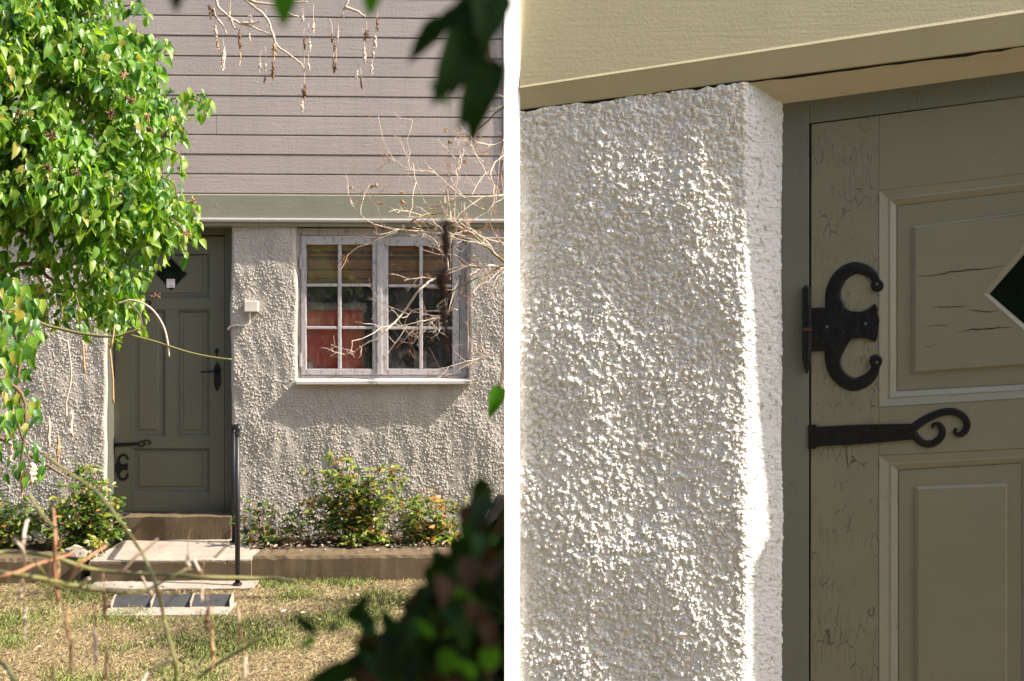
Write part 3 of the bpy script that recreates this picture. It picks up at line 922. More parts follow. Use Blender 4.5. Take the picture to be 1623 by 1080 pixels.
# --- cable box on the pillar
jb = empty('junction_box', HF.world(*H(397.5, 495, 0.0), 0.0), HF.rot, 'small cream cable box with its thin cable on the roughcast pillar beside the door', 'cable box')
o0 = H(397.5, 495, 0.0)
s = MB(); q = rect(lambda x, y: H(x, y, 0.04), 387, 477, 409, 494.5)
s.prism([(u - o0[0], v - o0[1]) for u, v in q], -0.005, 0.04); s.build('body', M['plastic'], jb, bevel=0.005)
s = MB()
cp = [H(x, y, 0.012) for x, y in ((396, 494), (396, 506), (395.5, 511), (392, 515.5), (385, 516.5), (378, 515.5), (370, 516.5), (364, 518), (360.5, 523))]
s.tube(smooth_path([(u - o0[0], -0.014 if i < 7 else 0.0, v - o0[1]) for i, (u, v) in enumerate(cp)], 3), 0.006, 6); s.build('cable', M['plastic'], jb, smooth=True)

# ================================================================== STEPS, BED, RAIL
steps = empty('entrance_steps', HF.world(*H(280, 940, 0.9), 0.9)[:2] + (0,) if False else (HF.p.x, HF.p.y, 0), HF.rot, 'worn concrete entrance steps leading up to the far olive door', 'steps')
w_l = HF.loc(on_z(270, 888, z_land))[2]
z_b = H(270, 921, w_l)[1]
w_b = HF.loc(on_z(270, 933, z_b))[2]
def slab(name, x0, x1, pyx, wx, z0, z1, w0, w1, mat=M['concrete'], bev=0.012, par=steps):
    a, b = H(x0, pyx, wx)[0], H(x1, pyx, wx)[0]
    s = MB()
    n = 14
    # slightly worn front edge
    n = 70
    ch = np.abs(np.convolve(rng.normal(0, 1, n + 1), np.ones(3) / 3, 'same')) * bev * .55 + (rng.random(n + 1) < .07) * bev * 1.2
    wv = np.convolve(rng.normal(0, .004, n + 9), np.ones(9) / 9, 'valid')
    vs = []
    for k in range(n + 1):
        u = a + (b - a) * k / n; c_ = bev * .5 + ch[k]; e_ = (bev if k in (0, n) else 0)
        if z1 - z0 < .03: c_ = min(c_, (z1 - z0) * .8)
        pr = [(w0, z0), (w0, z1 + wv[k]), (w1 - c_ * 1.1, z1 + wv[k]), (w1 - c_ * .3, z1 - c_ * .3 + wv[k]), (w1, z1 - c_), (w1 + wv[k] * .5, z0)]
        vs += [(u, -w, v) for w, v in pr]
    m_ = 6
    fs = [(k * m_ + i, (k + 1) * m_ + i, (k + 1) * m_ + (i + 1) % m_, k * m_ + (i + 1) % m_) for k in range(n) for i in range(m_)]
    fs.append(tuple(range(m_))); fs.append(tuple(range((n + 1) * m_ - 1, n * m_ - 1, -1)))
    s.add(vs, fs)
    return s.build(name, mat, par)
slab('threshold', 197, 366, 840, 0.02, z_land - .02, z_thr - 0.001, -0.2, 0.03, M['concrete_dark'], 0.006)
slab('step', 143, 398, 890, w_l, -0.05, z_land - .012, -0.02, w_l, M['concrete_dark'], bev=0.012)
slab('tread', 143, 398, 890, w_l - .002, z_land - .0125, z_land, -0.018, w_l - .002, bev=0.008)  # thin paler top sheet added over the shade-darkened body
slab('step', 134, 401, 930, w_b, -0.05, z_b - .012, -0.02, w_b, M['concrete_dark'], bev=0.01)
slab('tread', 134, 401, 930, w_b - .002, z_b - .0125, z_b, w_l + .001, w_b - .002, bev=0.006)
# bed wall
P0 = on_z(450, 923, 0.0); w_bed = HF.loc(P0)[2]
z_bed = H(450, 882, w_bed)[1]
w_bb = HF.loc(on_z(450, 869, z_bed))[2]
w_bb = max(w_bb, 0.12)
def bed_wall(xa, xb, lab, notch=False):
    a, b = H(xa, 900, w_bed)[0], H(xb, 900, w_bed)[0]
    n = 60
    base = HF.world((a + b) / 2, 0, w_bed)
    o = empty('bed_kerb', base, HF.rot, lab, 'garden kerb', 'concrete kerbs of the planting beds')
    s = MB()
    prof_n = 8
    vs, fs = [], []
    for k in range(n + 1):
        u = -(b - a) / 2 + (b - a) * k / n
        j = lambda t: random.uniform(-t, t)
        t = z_bed + j(.002); fw = j(.0012)
        e = max(0.0, random.gauss(0.006, .004))
        pr = [(-(w_bed - w_bb), -0.05), (-(w_bed - w_bb), t - .006 + j(.006)), (-.03, t), (-e - .004, t - j(.003)), (0.0 + fw, t - .014 - e * .8), (.003 + fw, t * .5), (.008 + fw, -0.05)]
        vs += [(u, -w, v) for w, v in pr]
    m_ = 7
    for k in range(n):
        for i in range(m_ - 1):
            fs.append((k * m_ + i, (k + 1) * m_ + i, (k + 1) * m_ + i + 1, k * m_ + i + 1))
    fs.append(tuple(range(m_))); fs.append(tuple(range((n + 1) * m_ - 1, n * m_ - 1, -1)))
    s.add(vs, fs)
    s.build('kerb_body', M['concrete_dark'], o)
bed_wall(401, 900, 'brown concrete kerb of the bed under the window')
bed_wall(-260, 128, 'dark concrete kerb of the bed at the left of the steps')
# soil of the beds
s = MB()
for xa, xb in ((400, 900), (-260, 138)):
    a, b = H(xa, 880, 0.3)[0], H(xb, 880, 0.3)[0]
    n, m_ = 60, 12
    vs = [(a + (b - a) * i / n, -(0.0 + (w_bb + .002) * j / m_), z_bed - .012 + random.uniform(-.012, .02)) for j in range(m_ + 1) for i in range(n + 1)]
    s.add(vs, [(j * (n + 1) + i, j * (n + 1) + i + 1, (j + 1) * (n + 1) + i + 1, (j + 1) * (n + 1) + i) for j in range(m_) for i in range(n)])
so = s.build('bed_soil', M['soil'], smooth=True, fix=True)
so.location = (HF.p.x, HF.p.y, 0); so.rotation_euler = (0, 0, HF.rot)
tag(so, kind='structure')
# rubble stones beside the landing
for i, (px, py, sz) in enumerate(((128, 868, .07), (146, 862, .05), (118, 880, .06))):
    bm = bmesh.new(); bmesh.ops.create_icosphere(bm, subdivisions=2, radius=sz)
    for v in bm.verts:
        v.co *= random.uniform(.8, 1.15); v.co.z *= .75
    me = bpy.data.meshes.new('stone'); bm.to_mesh(me); bm.free(); me.materials.append(M['concrete'])
    o = bpy.data.objects.new('stone', me); COL.objects.link(o)
    o.location = HF.world(*H(px, py, w_l - .1 - i * .05)[:1], z_bed + .01, w_l - .1 - i * .05)
    tag(o, ['largest broken concrete stone at the left corner of the landing', 'small upright stone lying on the left edge of the landing', 'lowest broken stone beside the dark kerb left of the landing'][i], 'stone')

# handrail: two posts and a top bar running out from the wall
rb = HF.loc(on_z(371, 860, z_land)); rf = HF.loc(on_z(376.5, 927, z_b))
z_rail = H(376, 677, rf[2])[1]
z_rail2 = H(371, 677, rb[2])[1]
hrail = empty('handrail', HF.world(rf[0], z_b, rf[2]), HF.rot, 'black painted iron handrail standing on the steps', 'handrail')
s = MB()
uu = rf[0]; k_ = rf[2]
du = rb[0] - rf[0]
s.tube([(0, 0, 0.0), (0, 0, z_rail - z_b - .06)], 0.0165, 10)
s.build('post', M['rail_iron'], hrail, smooth=True)
s = MB(); s.tube([(du, rf[2] - rb[2], z_land - z_b), (du, rf[2] - rb[2], z_rail2 - z_b - .04)], 0.0165, 10); s.build('post', M['rail_iron'], hrail, smooth=True)
s = MB()
s.tube(smooth_path([(0, 0, z_rail - z_b - .062), (0, 0.0, z_rail - z_b - .03), (0, 0.03, z_rail - z_b), (du * .5, (rf[2] - rb[2]) * .5, (z_rail + z_rail2) / 2 - z_b), (du, rf[2] - rb[2] - .03, z_rail2 - z_b), (du, rf[2] - rb[2], z_rail2 - z_b - .045)], 4), 0.0175, 10)
s.build('top_bar', M['rail_iron'], hrail, smooth=True)
for (x, y, z) in ((0, 0, 0), (du, rf[2] - rb[2], z_land - z_b)):
    s = MB(); s.tube([(x, y, z), (x, y, z + .012)], 0.03, 10); s.build('base_plate', M['rail_iron'], hrail)

# boot scraper: concrete tray, three sloping black plates between fins
g0 = on_z(260, 972, 0.02); gl = HF.loc(g0)
a, b = HF.loc(on_z(168, 970, 0.02))[0], HF.loc(on_z(357, 970, 0.02))[0]
w_back = HF.loc(on_z(262, 962, 0.02))[2]
z_top = H(262, 946, w_back - .05)[1]
bs = empty('boot_scraper', HF.world((a + b) / 2, 0, gl[2]), HF.rot, 'low boot scraper of black plates in a concrete tray on the lawn before the steps', 'boot scraper')
hwid = (b - a) / 2; dep = gl[2] - w_back
s = MB(); s.box(-hwid - .02, hwid + .02, -.03, 0.018, -dep - .1, 0.03); s.build('tray', M['concrete'], bs, bevel=0.004)
for k in range(3):
    x0 = -hwid + 2 * hwid * k / 3 + .004; x1 = -hwid + 2 * hwid * (k + 1) / 3 - .004
    s = MB(); s.profile([(-dep, 0.019), (-dep - .012, 0.019), (-dep - .09, z_top), (-dep - .078, z_top + .004)], x0, x1); s.build('scraper_plate', M['steel_black'], bs)
for k in range(4):
    x = -hwid + 2 * hwid * k / 3
    s = MB(); s.prism([(-dep + .015, 0.019), (-dep - .095, 0.019), (-dep - .095, z_top + .012), (-dep - .07, z_top + .014), (-dep + .015, 0.05)], 0, 1)
    vs = [(x + (-.003 if yy > -0.5 else .003), -uu_, vv) for (uu_, yy, vv) in s.v]
    s2 = MB(); s2.add(vs, s.f); s2.build('fin', M['concrete'], bs)

# ================================================================== NEAR WALL
near = empty('garden_doorway', (NF.p.x, NF.p.y, 0), NF.rot,
             'close white roughcast wall with olive timber beam and panelled olive door hung on black iron', 'doorway')
Nu = NF.uv
nz0, nz1 = 0.0, 2.6
u_l = Nu(824, 600)[0]
u_c = Nu(1181, 600)[0]; u_j = Nu(1243, 600, -0.075)[0]
WJ = -0.075
# line of the beam's underside
b0 = Nu(824, 174); b1 = Nu(1190, 127)
slope_b = (b1[1] - b0[1]) / (b1[0] - b0[0])
def zbeam(u): return b0[1] + slope_b * (u - b0[0])
def rough_near():
    step = 0.00122
    za, zb_ = Nu(1000, 1120)[1], zbeam(u_j) + .01
    # path across the wall face, round the arris and along the splay
    path = []
    rr = 0.014
    L1 = u_c - rr * 0.5 - u_l
    sp = np.array([u_j - u_c, WJ]); Ls = np.hypot(*sp); spd = sp / Ls
    n1 = int(L1 / step)
    for i in range(n1): path.append((u_l + L1 * i / n1, 0.0, 0))
    A = np.array([u_c - rr * .5, 0.0]); C = np.array([u_c, 0.0]); B = C + spd * rr * 0.6
    for i in range(10):
        t = i / 10
        q = (1 - t) ** 2 * A + 2 * t * (1 - t) * C + t * t * B
        path.append((q[0], q[1], t))
    n2 = int((Ls - rr * .6) / 0.0022)
    for i in range(n2 + 1):
        q = B + spd * (Ls - rr * .6) * i / n2
        path.append((q[0], q[1], 1 + (Ls * i / n2)))
    path = np.array(path); nx = len(path)
    nz = int((zb_ - za) / step)
    T = np.gradient(path[:, :2], axis=0); T /= np.linalg.norm(T, axis=1)[:, None]
    nrm = np.stack([-T[:, 1], T[:, 0]], 1)
    zs = np.linspace(za, zb_, nz)
    big = fnoise(nz, nx, 0.13 / step, 0.12 / step, 21) * 0.0026
    drip = fnoise(nz, nx, 0.12 / step, 0.04 / step, 22) * 0.0009
    f1 = fnoise(nz, nx, 3.6, 3.3, 23); f2 = fnoise(nz, nx, 1.9, 1.8, 24); f3 = fnoise(nz, nx, 11, 10, 25)
    lump = np.clip(f1 + 0.1, 0, None) ** 0.75 * 0.0028 + np.clip(f2 + .2, 0, None) * 0.0008 + f3 * 0.0007
    patchy = np.clip(0.9 + 0.35 * fnoise(nz, nx, 0.16 / step, 0.16 / step, 26), .7, 1.4)
    roughw = np.interp(path[:, 2], [0, 1, 1.02, 2], [1, .6, .38, .38])[None, :]
    lump = fnoise(nz, nx, 1.0, 1.0, 35) * 0.00040 + f2 * 0.00030 + f1 * 0.00035 + pebbles(nz, nx, step, 19000, 0.0022, 0.0085, 0.0014, 0.0044, 33, np.clip(0.75 + 0.3 * fnoise(nz, nx, 0.05 / step, 0.05 / step, 34), .2, 1)) - 0.0022
    patchy = 1.0
    h = big * np.interp(path[:, 2], [0, 1, 1.1], [1, .6, .25])[None, :] + drip * roughw + lump * patchy * roughw
    V = np.zeros((nz, nx, 3))
    V[..., 0] = path[None, :, 0] + nrm[None, :, 0] * h
    V[..., 1] = -(path[None, :, 1] + nrm[None, :, 1] * h)
    V[..., 2] = zs[:, None]
    # keep what lies under the beam, with a ragged top
    rag = fnoise(1, nx, 1, 9, 27)[0] * 0.0016 + fnoise(1, nx, 1, 40, 28)[0] * 0.0014
    top = b0[1] + slope_b * (path[:, 0] - b0[0]) - 0.0035 + rag
    top = np.where(path[:, 2] > 1, top + 0.004, top)
    V[..., 2] = np.minimum(V[..., 2], top[None, :])
    q0 = np.arange(nz - 1)[:, None] * nx + np.arange(nx - 1)[None, :]
    keep = (zs[:-1, None] < np.maximum(top[:-1], top[1:])[None, :])
    F = np.stack([q0, q0 + 1, q0 + nx + 1, q0 + nx], -1)[keep]
    mi = np.broadcast_to((path[:-1, 2] > .9).astype(np.int32)[None, :], (nz - 1, nx - 1))[keep]
    me = bpy.data.meshes.new('wall')
    me.vertices.add(nz * nx); me.vertices.foreach_set('co', V.reshape(-1))
    nf = len(F)
    me.loops.add(nf * 4); me.loops.foreach_set('vertex_index', F.reshape(-1).astype(np.int32))
    me.polygons.add(nf); me.polygons.foreach_set('loop_start', (np.arange(nf) * 4).astype(np.int32))
    me.update(calc_edges=True)
    me.polygons.foreach_set('use_smooth', [False] * nf)
    me.materials.append(M['near_stucco']); me.materials.append(M['splay'])
    me.polygons.foreach_set('material_index', mi.astype(np.int32))
    o = bpy.data.objects.new('wall', me); COL.objects.link(o); o.parent = near
    return za
z_low = rough_near()
TH = 0.30
# body of the wall behind and below the sheet, and the far jamb outside the frame
ur0 = u_c + 1.12; ur1 = ur0 + 0.9
s = MB()
pr = [(u_l + .001, -.03), (u_c - .03, -.03), (u_j - .012, WJ - .012), (u_j - .012, -TH), (u_l + .001, -TH)]
def plan_prism(s, pr, z0, z1):
    n = len(pr)
    vs = [(u, -w, z0) for u, w in pr] + [(u, -w, z1 if not callable(z1) else z1(u)) for u, w in pr]
    fs = [tuple(range(n)), tuple(range(2 * n - 1, n - 1, -1))] + [(i, n + i, n + (i + 1) % n, (i + 1) % n) for i in range(n)]
    s.add(vs, fs)
plan_prism(s, pr, 0, lambda u: zbeam(u) - .012)
plan_prism(s, [(ur0, .042), (ur1, .042), (ur1, -TH), (ur0 - .07, -TH), (ur0 - .07, WJ)], 0, lambda u: zbeam(u) - .006)  # unseen right wall, pushed forward to keep sun off the splay
s.build('wall_core', M['near_stucco'], near)
s = MB()
plan_prism(s, [(u_l, .002), (u_c, .002), (u_j, WJ), (u_j, -.15), (u_l, -.15)], -0.05, z_low + .002)
s.build('plinth', M['near_stucco'], near)
# white divider added at the wall's end, splayed to catch the sun
ta = Nu(799.8, 600, 0.032); tb = Nu(824.2, 600, 0.009)
s = MB()
plan_prism(s, [(ta[0], 0.032), (tb[0], 0.009), (u_l - .0005, 0.0), (u_l - .027, -TH), (ta[0], -TH)], -.05, 2.75)
s.build('divider_strip', M['white'], near)

# beam: broad face, bright arris, undercut lower band
def beam_part(name, prof_px, mat, ua, ub, bev=0.0):
    """prof_px: list of (w, v offset from underside line)"""
    s = MB()
    n = len(prof_px)
    K = 40
    vs = []
    for k in range(K + 1):
        u = ua + (ub - ua) * k / K
        vs += [(u + (min(0, w) * .09 if k == 0 else 0), -w, zbeam(u) + dv + slope_fan * dv * (u - ua)) for w, dv in prof_px]
    # every facet strip keeps its own edge loops so that it shades smoothly along the beam and crisply across it
    for i in range(n):
        j = (i + 1) % n
        s.add([vs[k * n + q] for k in range(K + 1) for q in (i, j)], [(2 * k, 2 * k + 2, 2 * k + 3, 2 * k + 1) for k in range(K)])
    s.add(vs[:n], [tuple(range(n))]); s.add(vs[-n:], [tuple(range(n - 1, -1, -1))])
    return s.build(name, mat, near, smooth=True)
arL = Nu(824, 139.5, .014); arR = Nu(1623, 20, .014)
hb0 = arL[1] - zbeam(arL[0]); hb1 = arR[1] - zbeam(arR[0])
slope_fan = (hb1 / hb0 - 1) / (arR[0] - arL[0])
beam_part('beam', [(-TH, 0.55), (-TH, 0.0), (-.02, 0.0), (-.004, -.001), (.002, 0.0), (.0125, hb0 - .003), (.014, hb0), (.0122, hb0 + .0045), (-.034, 0.55)],
          M['near_fascia'], u_l + .0005, ur1)
# soffit board
sf0 = Nu(1196, 124, -.004); sf1 = Nu(1243, 167.5, WJ)
so_a = Nu(1623, 115.5, WJ)
s = MB()
zs0 = sf1[1]; sl_s = (so_a[1] - sf1[1]) / (so_a[0] - sf1[0])
ue = ur0 + .02
s.add([(u_c + .002, .003, zbeam(u_c + .002) - .0015), (ue, .003, zbeam(ue) - .0015), (ue, -WJ + .001, zs0 + sl_s * (ue - sf1[0])), (sf1[0] - .012, -WJ + .001, zs0 + sl_s * (-.012)),
       (u_c + .002, .003, zbeam(u_c) + .03), (ue, .003, zbeam(ue) + .03), (ue, -WJ + .001, zbeam(ue) + .03), (sf1[0] - .012, -WJ + .001, zbeam(u_c) + .03)],
      [(0, 1, 2, 3), (4, 7, 6, 5), (0, 4, 5, 1), (1, 5, 6, 2), (2, 6, 7, 3), (3, 7, 4, 0)])
s.build('soffit', M['near_soffit'], near)
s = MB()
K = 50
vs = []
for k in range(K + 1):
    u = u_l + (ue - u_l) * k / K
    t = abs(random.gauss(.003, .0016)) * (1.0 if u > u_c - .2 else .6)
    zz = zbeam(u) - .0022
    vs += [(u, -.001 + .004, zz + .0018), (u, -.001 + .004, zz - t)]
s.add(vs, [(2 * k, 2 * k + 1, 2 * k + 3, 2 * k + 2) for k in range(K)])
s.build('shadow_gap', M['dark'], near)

# door frame and leaf
WF = WJ + 0.004
def nf(px, py): return Nu(px, py, WF)
nj = MB(); nj.prism(quad(nf, (1240, 150), (1282.6, 150), (1282, 1240), (1237, 1240)), -.2, WF); nj.build('jamb', M['near_frame'], near, bevel=0.0015)
nj = MB(); nj.prism(quad(nf, (1940, 90), (2120, 70), (2120, 1690), (1940, 1690)), -.2, WF); nj.build('jamb', M['near_frame'], near, bevel=0.0015)
nh = MB(); nh.prism(quad(nf, (1282.8, 150), (1939, 68), (1939, 112), (1282.8, 195.5)), -.2, WF - .0008); nh.build('door_head', M['near_frame'], near, bevel=0.0015)
nk = MB(); nk.face(quad(nf, (1240, 150), (2050, 20), (2050, 2000), (1240, 2000)), -.17); nk.build('door_backing', M['dark'], near, fix=False)
WL = WF - 0.003
def nl(px, py): return Nu(px, py, WL)
nd = empty('door', parent=near)
BOT = 1690
def piece(name, a, b, c_, d, dw=0.0, mat=None, bev=0.001):
    s = MB(); s.prism(quad(nl, a, b, c_, d), WL - .03, WL + dw); return s.build(name, mat or M['near_stile'], nd, bevel=bev)
def ytop(x): return 197.5 + (x - 1286) * (153.5 - 197.5) / (1623 - 1286)
def y_a(x): return 303 + (x - 1393) * (276 - 303) / 230.0        # upper panel outer top
def y_b(x): return 645 + (x - 1395) * (631 - 645) / 228.0        # upper panel outer bottom
def y_c(x): return 722.6 + (x - 1394) * (711.5 - 722.6) / 229.0  # lower panel outer top
XR, XE = 1840, 1935
piece('stile', (1286.2, ytop(1286)), (1393, ytop(1393)), (1393, BOT), (1283.5, BOT))
piece('stile', (XR, ytop(XR)), (XE, ytop(XE)), (XE, BOT), (XR, BOT))
piece('rail', (1393.3, ytop(1393)), (XR - .3, ytop(XR)), (XR - .3, y_a(XR)), (1393.3, y_a(1393)), -.0005, M['near_rail'])
piece('rail', (1393.3, y_b(1393)), (XR - .3, y_b(XR)), (XR - .3, y_c(XR)), (1393.3, y_c(1393)), -.0005, M['near_rail'])
piece('rail', (1393.3, 1500), (XR - .3, 1480), (XR - .3, BOT), (1393.3, BOT), -.0005, M['near_rail'])
piece('stile', (1656, y_c(1656)), (1700, y_c(1700)), (1700, 1490), (1656, 1492), -.0007)
def y_ai(x): return 326 + (x - 1424.5) * (303 - 326) / 198.5
def y_bi(x): return 620 + (x - 1424.5) * (609 - 620) / 198.5
def y_f0(x): return 358 + (x - 1448.5) * (336 - 358) / 174.5
def y_f1(x): return 593 + (x - 1448.5) * (581 - 593) / 174.5
xr_i, xr_f = XR - 32, XR - 56
dv = lambda x, y: nl(x, y)
dc = (1672, 452)
dia = [nl(1672, 332), nl(1785, 440), nl(1672, 566), nl(1559, 465)]
diag = [nl(1672, 352), nl(1772, 441), nl(1672, 552), nl(1572, 466)]
panel(nd, quad(nl, (1393.3, y_a(1393)), (XR - .3, y_a(XR)), (XR - .3, y_b(XR)), (1393.3, y_b(1393))), WL, 0, .011, M['near_rail'], M['near_mould'],
      quad(nl, (1448.5, y_f0(1448.5)), (xr_f, y_f0(xr_f)), (xr_f, y_f1(xr_f)), (1448.5, y_f1(1448.5))), dia, diag,
      quad(nl, (1424.5, y_ai(1424.5)), (xr_i, y_ai(xr_i)), (xr_i, y_bi(xr_i)), (1424.5, y_bi(1424.5))))
def y_ci(x): return 747 + (x - 1427) * (735.5 - 747) / 196.0
def y_cf(x): return 772.6 + (x - 1452.6) * (767 - 772.6) / 147.0
panel(nd, quad(nl, (1393.3, y_c(1393)), (1655.7, y_c(1655)), (1655.7, 1492), (1393.3, 1500)), WL, 0, .011, M['near_rail'], M['near_mould'],
      quad(nl, (1452.6, y_cf(1452.6)), (1599.6, y_cf(1599.6)), (1599.6, 1440), (1452.6, 1445)), None, None,
      quad(nl, (1427, y_ci(1427)), (1622, y_ci(1622)), (1622, 1465), (1427, 1470)))
panel(nd, quad(nl, (1700.3, y_c(1700)), (XR - .3, y_c(XR)), (XR - .3, 1481), (1700.3, 1489)), WL, 0, .011, M['near_rail'], M['near_mould'],
      quad(nl, (1755, y_cf(1755)), (XR - 56, y_cf(XR - 56)), (XR - 56, 1435), (1755, 1440)), None, None,
      quad(nl, (1732, y_ci(1732)), (XR - 32, y_ci(XR - 32)), (XR - 32, 1455), (1732, 1460)))
butterfly_hinge(nd, nl, WL, 0.0045, 0.0092)
strap_hinge(nd, nl, WL, 0.0045)
# splits in the upper panel, opened along the grain
def split(pts, wpx, w):
    s = MB()
    up, dn = [], []
    for i, (x, y) in enumerate(pts):
        t = i / (len(pts) - 1)
        ww = wpx * math.sin(math.pi * min(max(t, .04), .96)) * random.uniform(.5, 1.0)
        up.append(Nu(x, y - ww / 2, w)); dn.append(Nu(x, y + ww / 2, w))
    n = len(pts)
    s.add([(u, -w, v) for u, v in up] + [(u, -w, v) for u, v in dn], [(n + i, n + i + 1, i + 1, i) for i in range(n - 1)])
    s.build('split', M['dark'], nd, fix=False)
WP = WL - .011 * .45 + .0005
def crk(x0, y0, x1, y1, wpx, n=16, jit=1.6):
    pts = []
    yj = 0
    for i in range(n + 1):
        yj = yj * .6 + random.uniform(-jit, jit)
        pts.append((x0 + (x1 - x0) * i / n, y0 + (y1 - y0) * i / n + yj))
    split(pts, wpx, WP)
crk(1449, 437, 1600, 421, 2.4); crk(1472, 488, 1540, 487, 1.6); crk(1534, 494, 1584, 492, 2.0); crk(1514, 527, 1606, 518, 2.6)
crk(1462, 518, 1512, 516, 1.0); crk(1463, 550, 1484, 546, 1.0)

# ================================================================== PLANTS
LEAF_SHAPE = np.array([[0, 0, 0], [.22, .06, .05], [.27, .30, .09], [.17, .66, .03], [0, 1.0, -.16],
                       [-.17, .66, .03], [-.27, .30, .09], [-.22, .06, .05], [0, .36, -.02], [0, .70, -.06]])
LEAF_FACES = [(0, 1, 2, 8), (8, 2, 3, 9), (9, 3, 4), (0, 8, 6, 7), (8, 9, 5, 6), (9, 4, 5)]
OVAL = np.array([[0, 0, 0], [.20, .22, .04], [.24, .55, .05], [0, 1, -.05], [-.24, .55, .05], [-.20, .22, .04], [0, .5, 0]])
OVAL_F = [(0, 1, 2, 6), (6, 2, 3), (6, 3, 4), (0, 6, 4, 5)]

def frames(t, n):
    t = t / np.linalg.norm(t, axis=1)[:, None]
    n = n - t * (n * t).sum(1)[:, None]
    n /= np.linalg.norm(n, axis=1)[:, None] + 1e-9
    b = np.cross(t, n)
    return b, t, n

def foliage_mesh(name, C, T, Nn, S, mi, mats, shape=LEAF_SHAPE, faces=LEAF_FACES):
    b, t, n = frames(T, Nn)
    K = len(C)
    V = C[:, None] + S[:, None, None] * (shape[None, :, 0:1] * b[:, None] + shape[None, :, 1:2] * t[:, None] + shape[None, :, 2:3] * n[:, None])
    me = bpy.data.meshes.new(name)
    nv = len(shape)
    me.vertices.add(K * nv); me.vertices.foreach_set('co', V.reshape(-1))
    base = np.arange(K) * nv
    loops, starts = [], []
    per = sum(len(f) for f in faces)
    li = (base[:, None] + np.array([i for f in faces for i in f])[None]).reshape(-1)
    st = np.cumsum([0] + [len(f) for f in faces])[:-1]
    ls = (np.arange(K)[:, None] * per + st[None]).reshape(-1)
    me.loops.add(len(li)); me.loops.foreach_set('vertex_index', li.astype(np.int32))
    me.polygons.add(len(ls)); me.polygons.foreach_set('loop_start', ls.astype(np.int32))
    me.update(calc_edges=True)
    for m in mats: me.materials.append(m)
    me.polygons.foreach_set('material_index', np.repeat(mi, len(faces)).astype(np.int32))
    me.polygons.foreach_set('use_smooth', [True] * len(ls))
    return me

def leaf_protos(mats, shape=LEAF_SHAPE, faces=LEAF_FACES, name='leaf'):
    out = []
    for m in mats:
        me = bpy.data.meshes.new(name)
        me.from_pydata([tuple(v) for v in shape], [], faces)
        me.materials.append(m)
        me.polygons.foreach_set('use_smooth', [True] * len(faces))
        out.append(me)
    return out

def leaf_objects(protos, C, T, Nn, S, mi, parent, base):
    b, t, n = frames(T, Nn)
    for i in range(len(C)):
        o = bpy.data.objects.new('leaf', protos[mi[i]])
        COL.objects.link(o)
        o.parent = parent
        mt = Matrix(((b[i][0], t[i][0], n[i][0], 0), (b[i][1], t[i][1], n[i][1], 0), (b[i][2], t[i][2], n[i][2], 0), (0, 0, 0, 1)))
        o.matrix_basis = Matrix.Translation(Vector(C[i]) - base) @ mt @ Matrix.Diagonal((S[i], S[i], S[i], 1))

def inside(poly_, x, y):
    poly_ = np.array(poly_, float)
    x0, y0 = poly_[:, 0], poly_[:, 1]; x1, y1 = np.roll(x0, -1), np.roll(y0, -1)
    c = np.zeros(len(x), bool)
    for a, b, cc, d in zip(x0, y0, x1, y1):
        if b == d: continue
        k = ((b > y) != (d > y)) & (x < (cc - a) * (y - b) / (d - b) + a)
        c ^= k
    return c

def edge_dist(poly_, x, y):
    poly_ = np.array(poly_, float); best = np.full(len(x), 1e9)
    for (a, b), (c_, d) in zip(poly_, np.roll(poly_, -1, 0)):
        vx, vy = c_ - a, d - b; L2 = vx * vx + vy * vy + 1e-9
        t = np.clip(((x - a) * vx + (y - b) * vy) / L2, 0, 1)
        best = np.minimum(best, np.hypot(x - a - t * vx, y - b - t * vy))
    return best

def to_world(px, py, d):
    return np.stack([(px - CX) / FPX * d, d, HC - (py - HY) / FPX * d], 1)

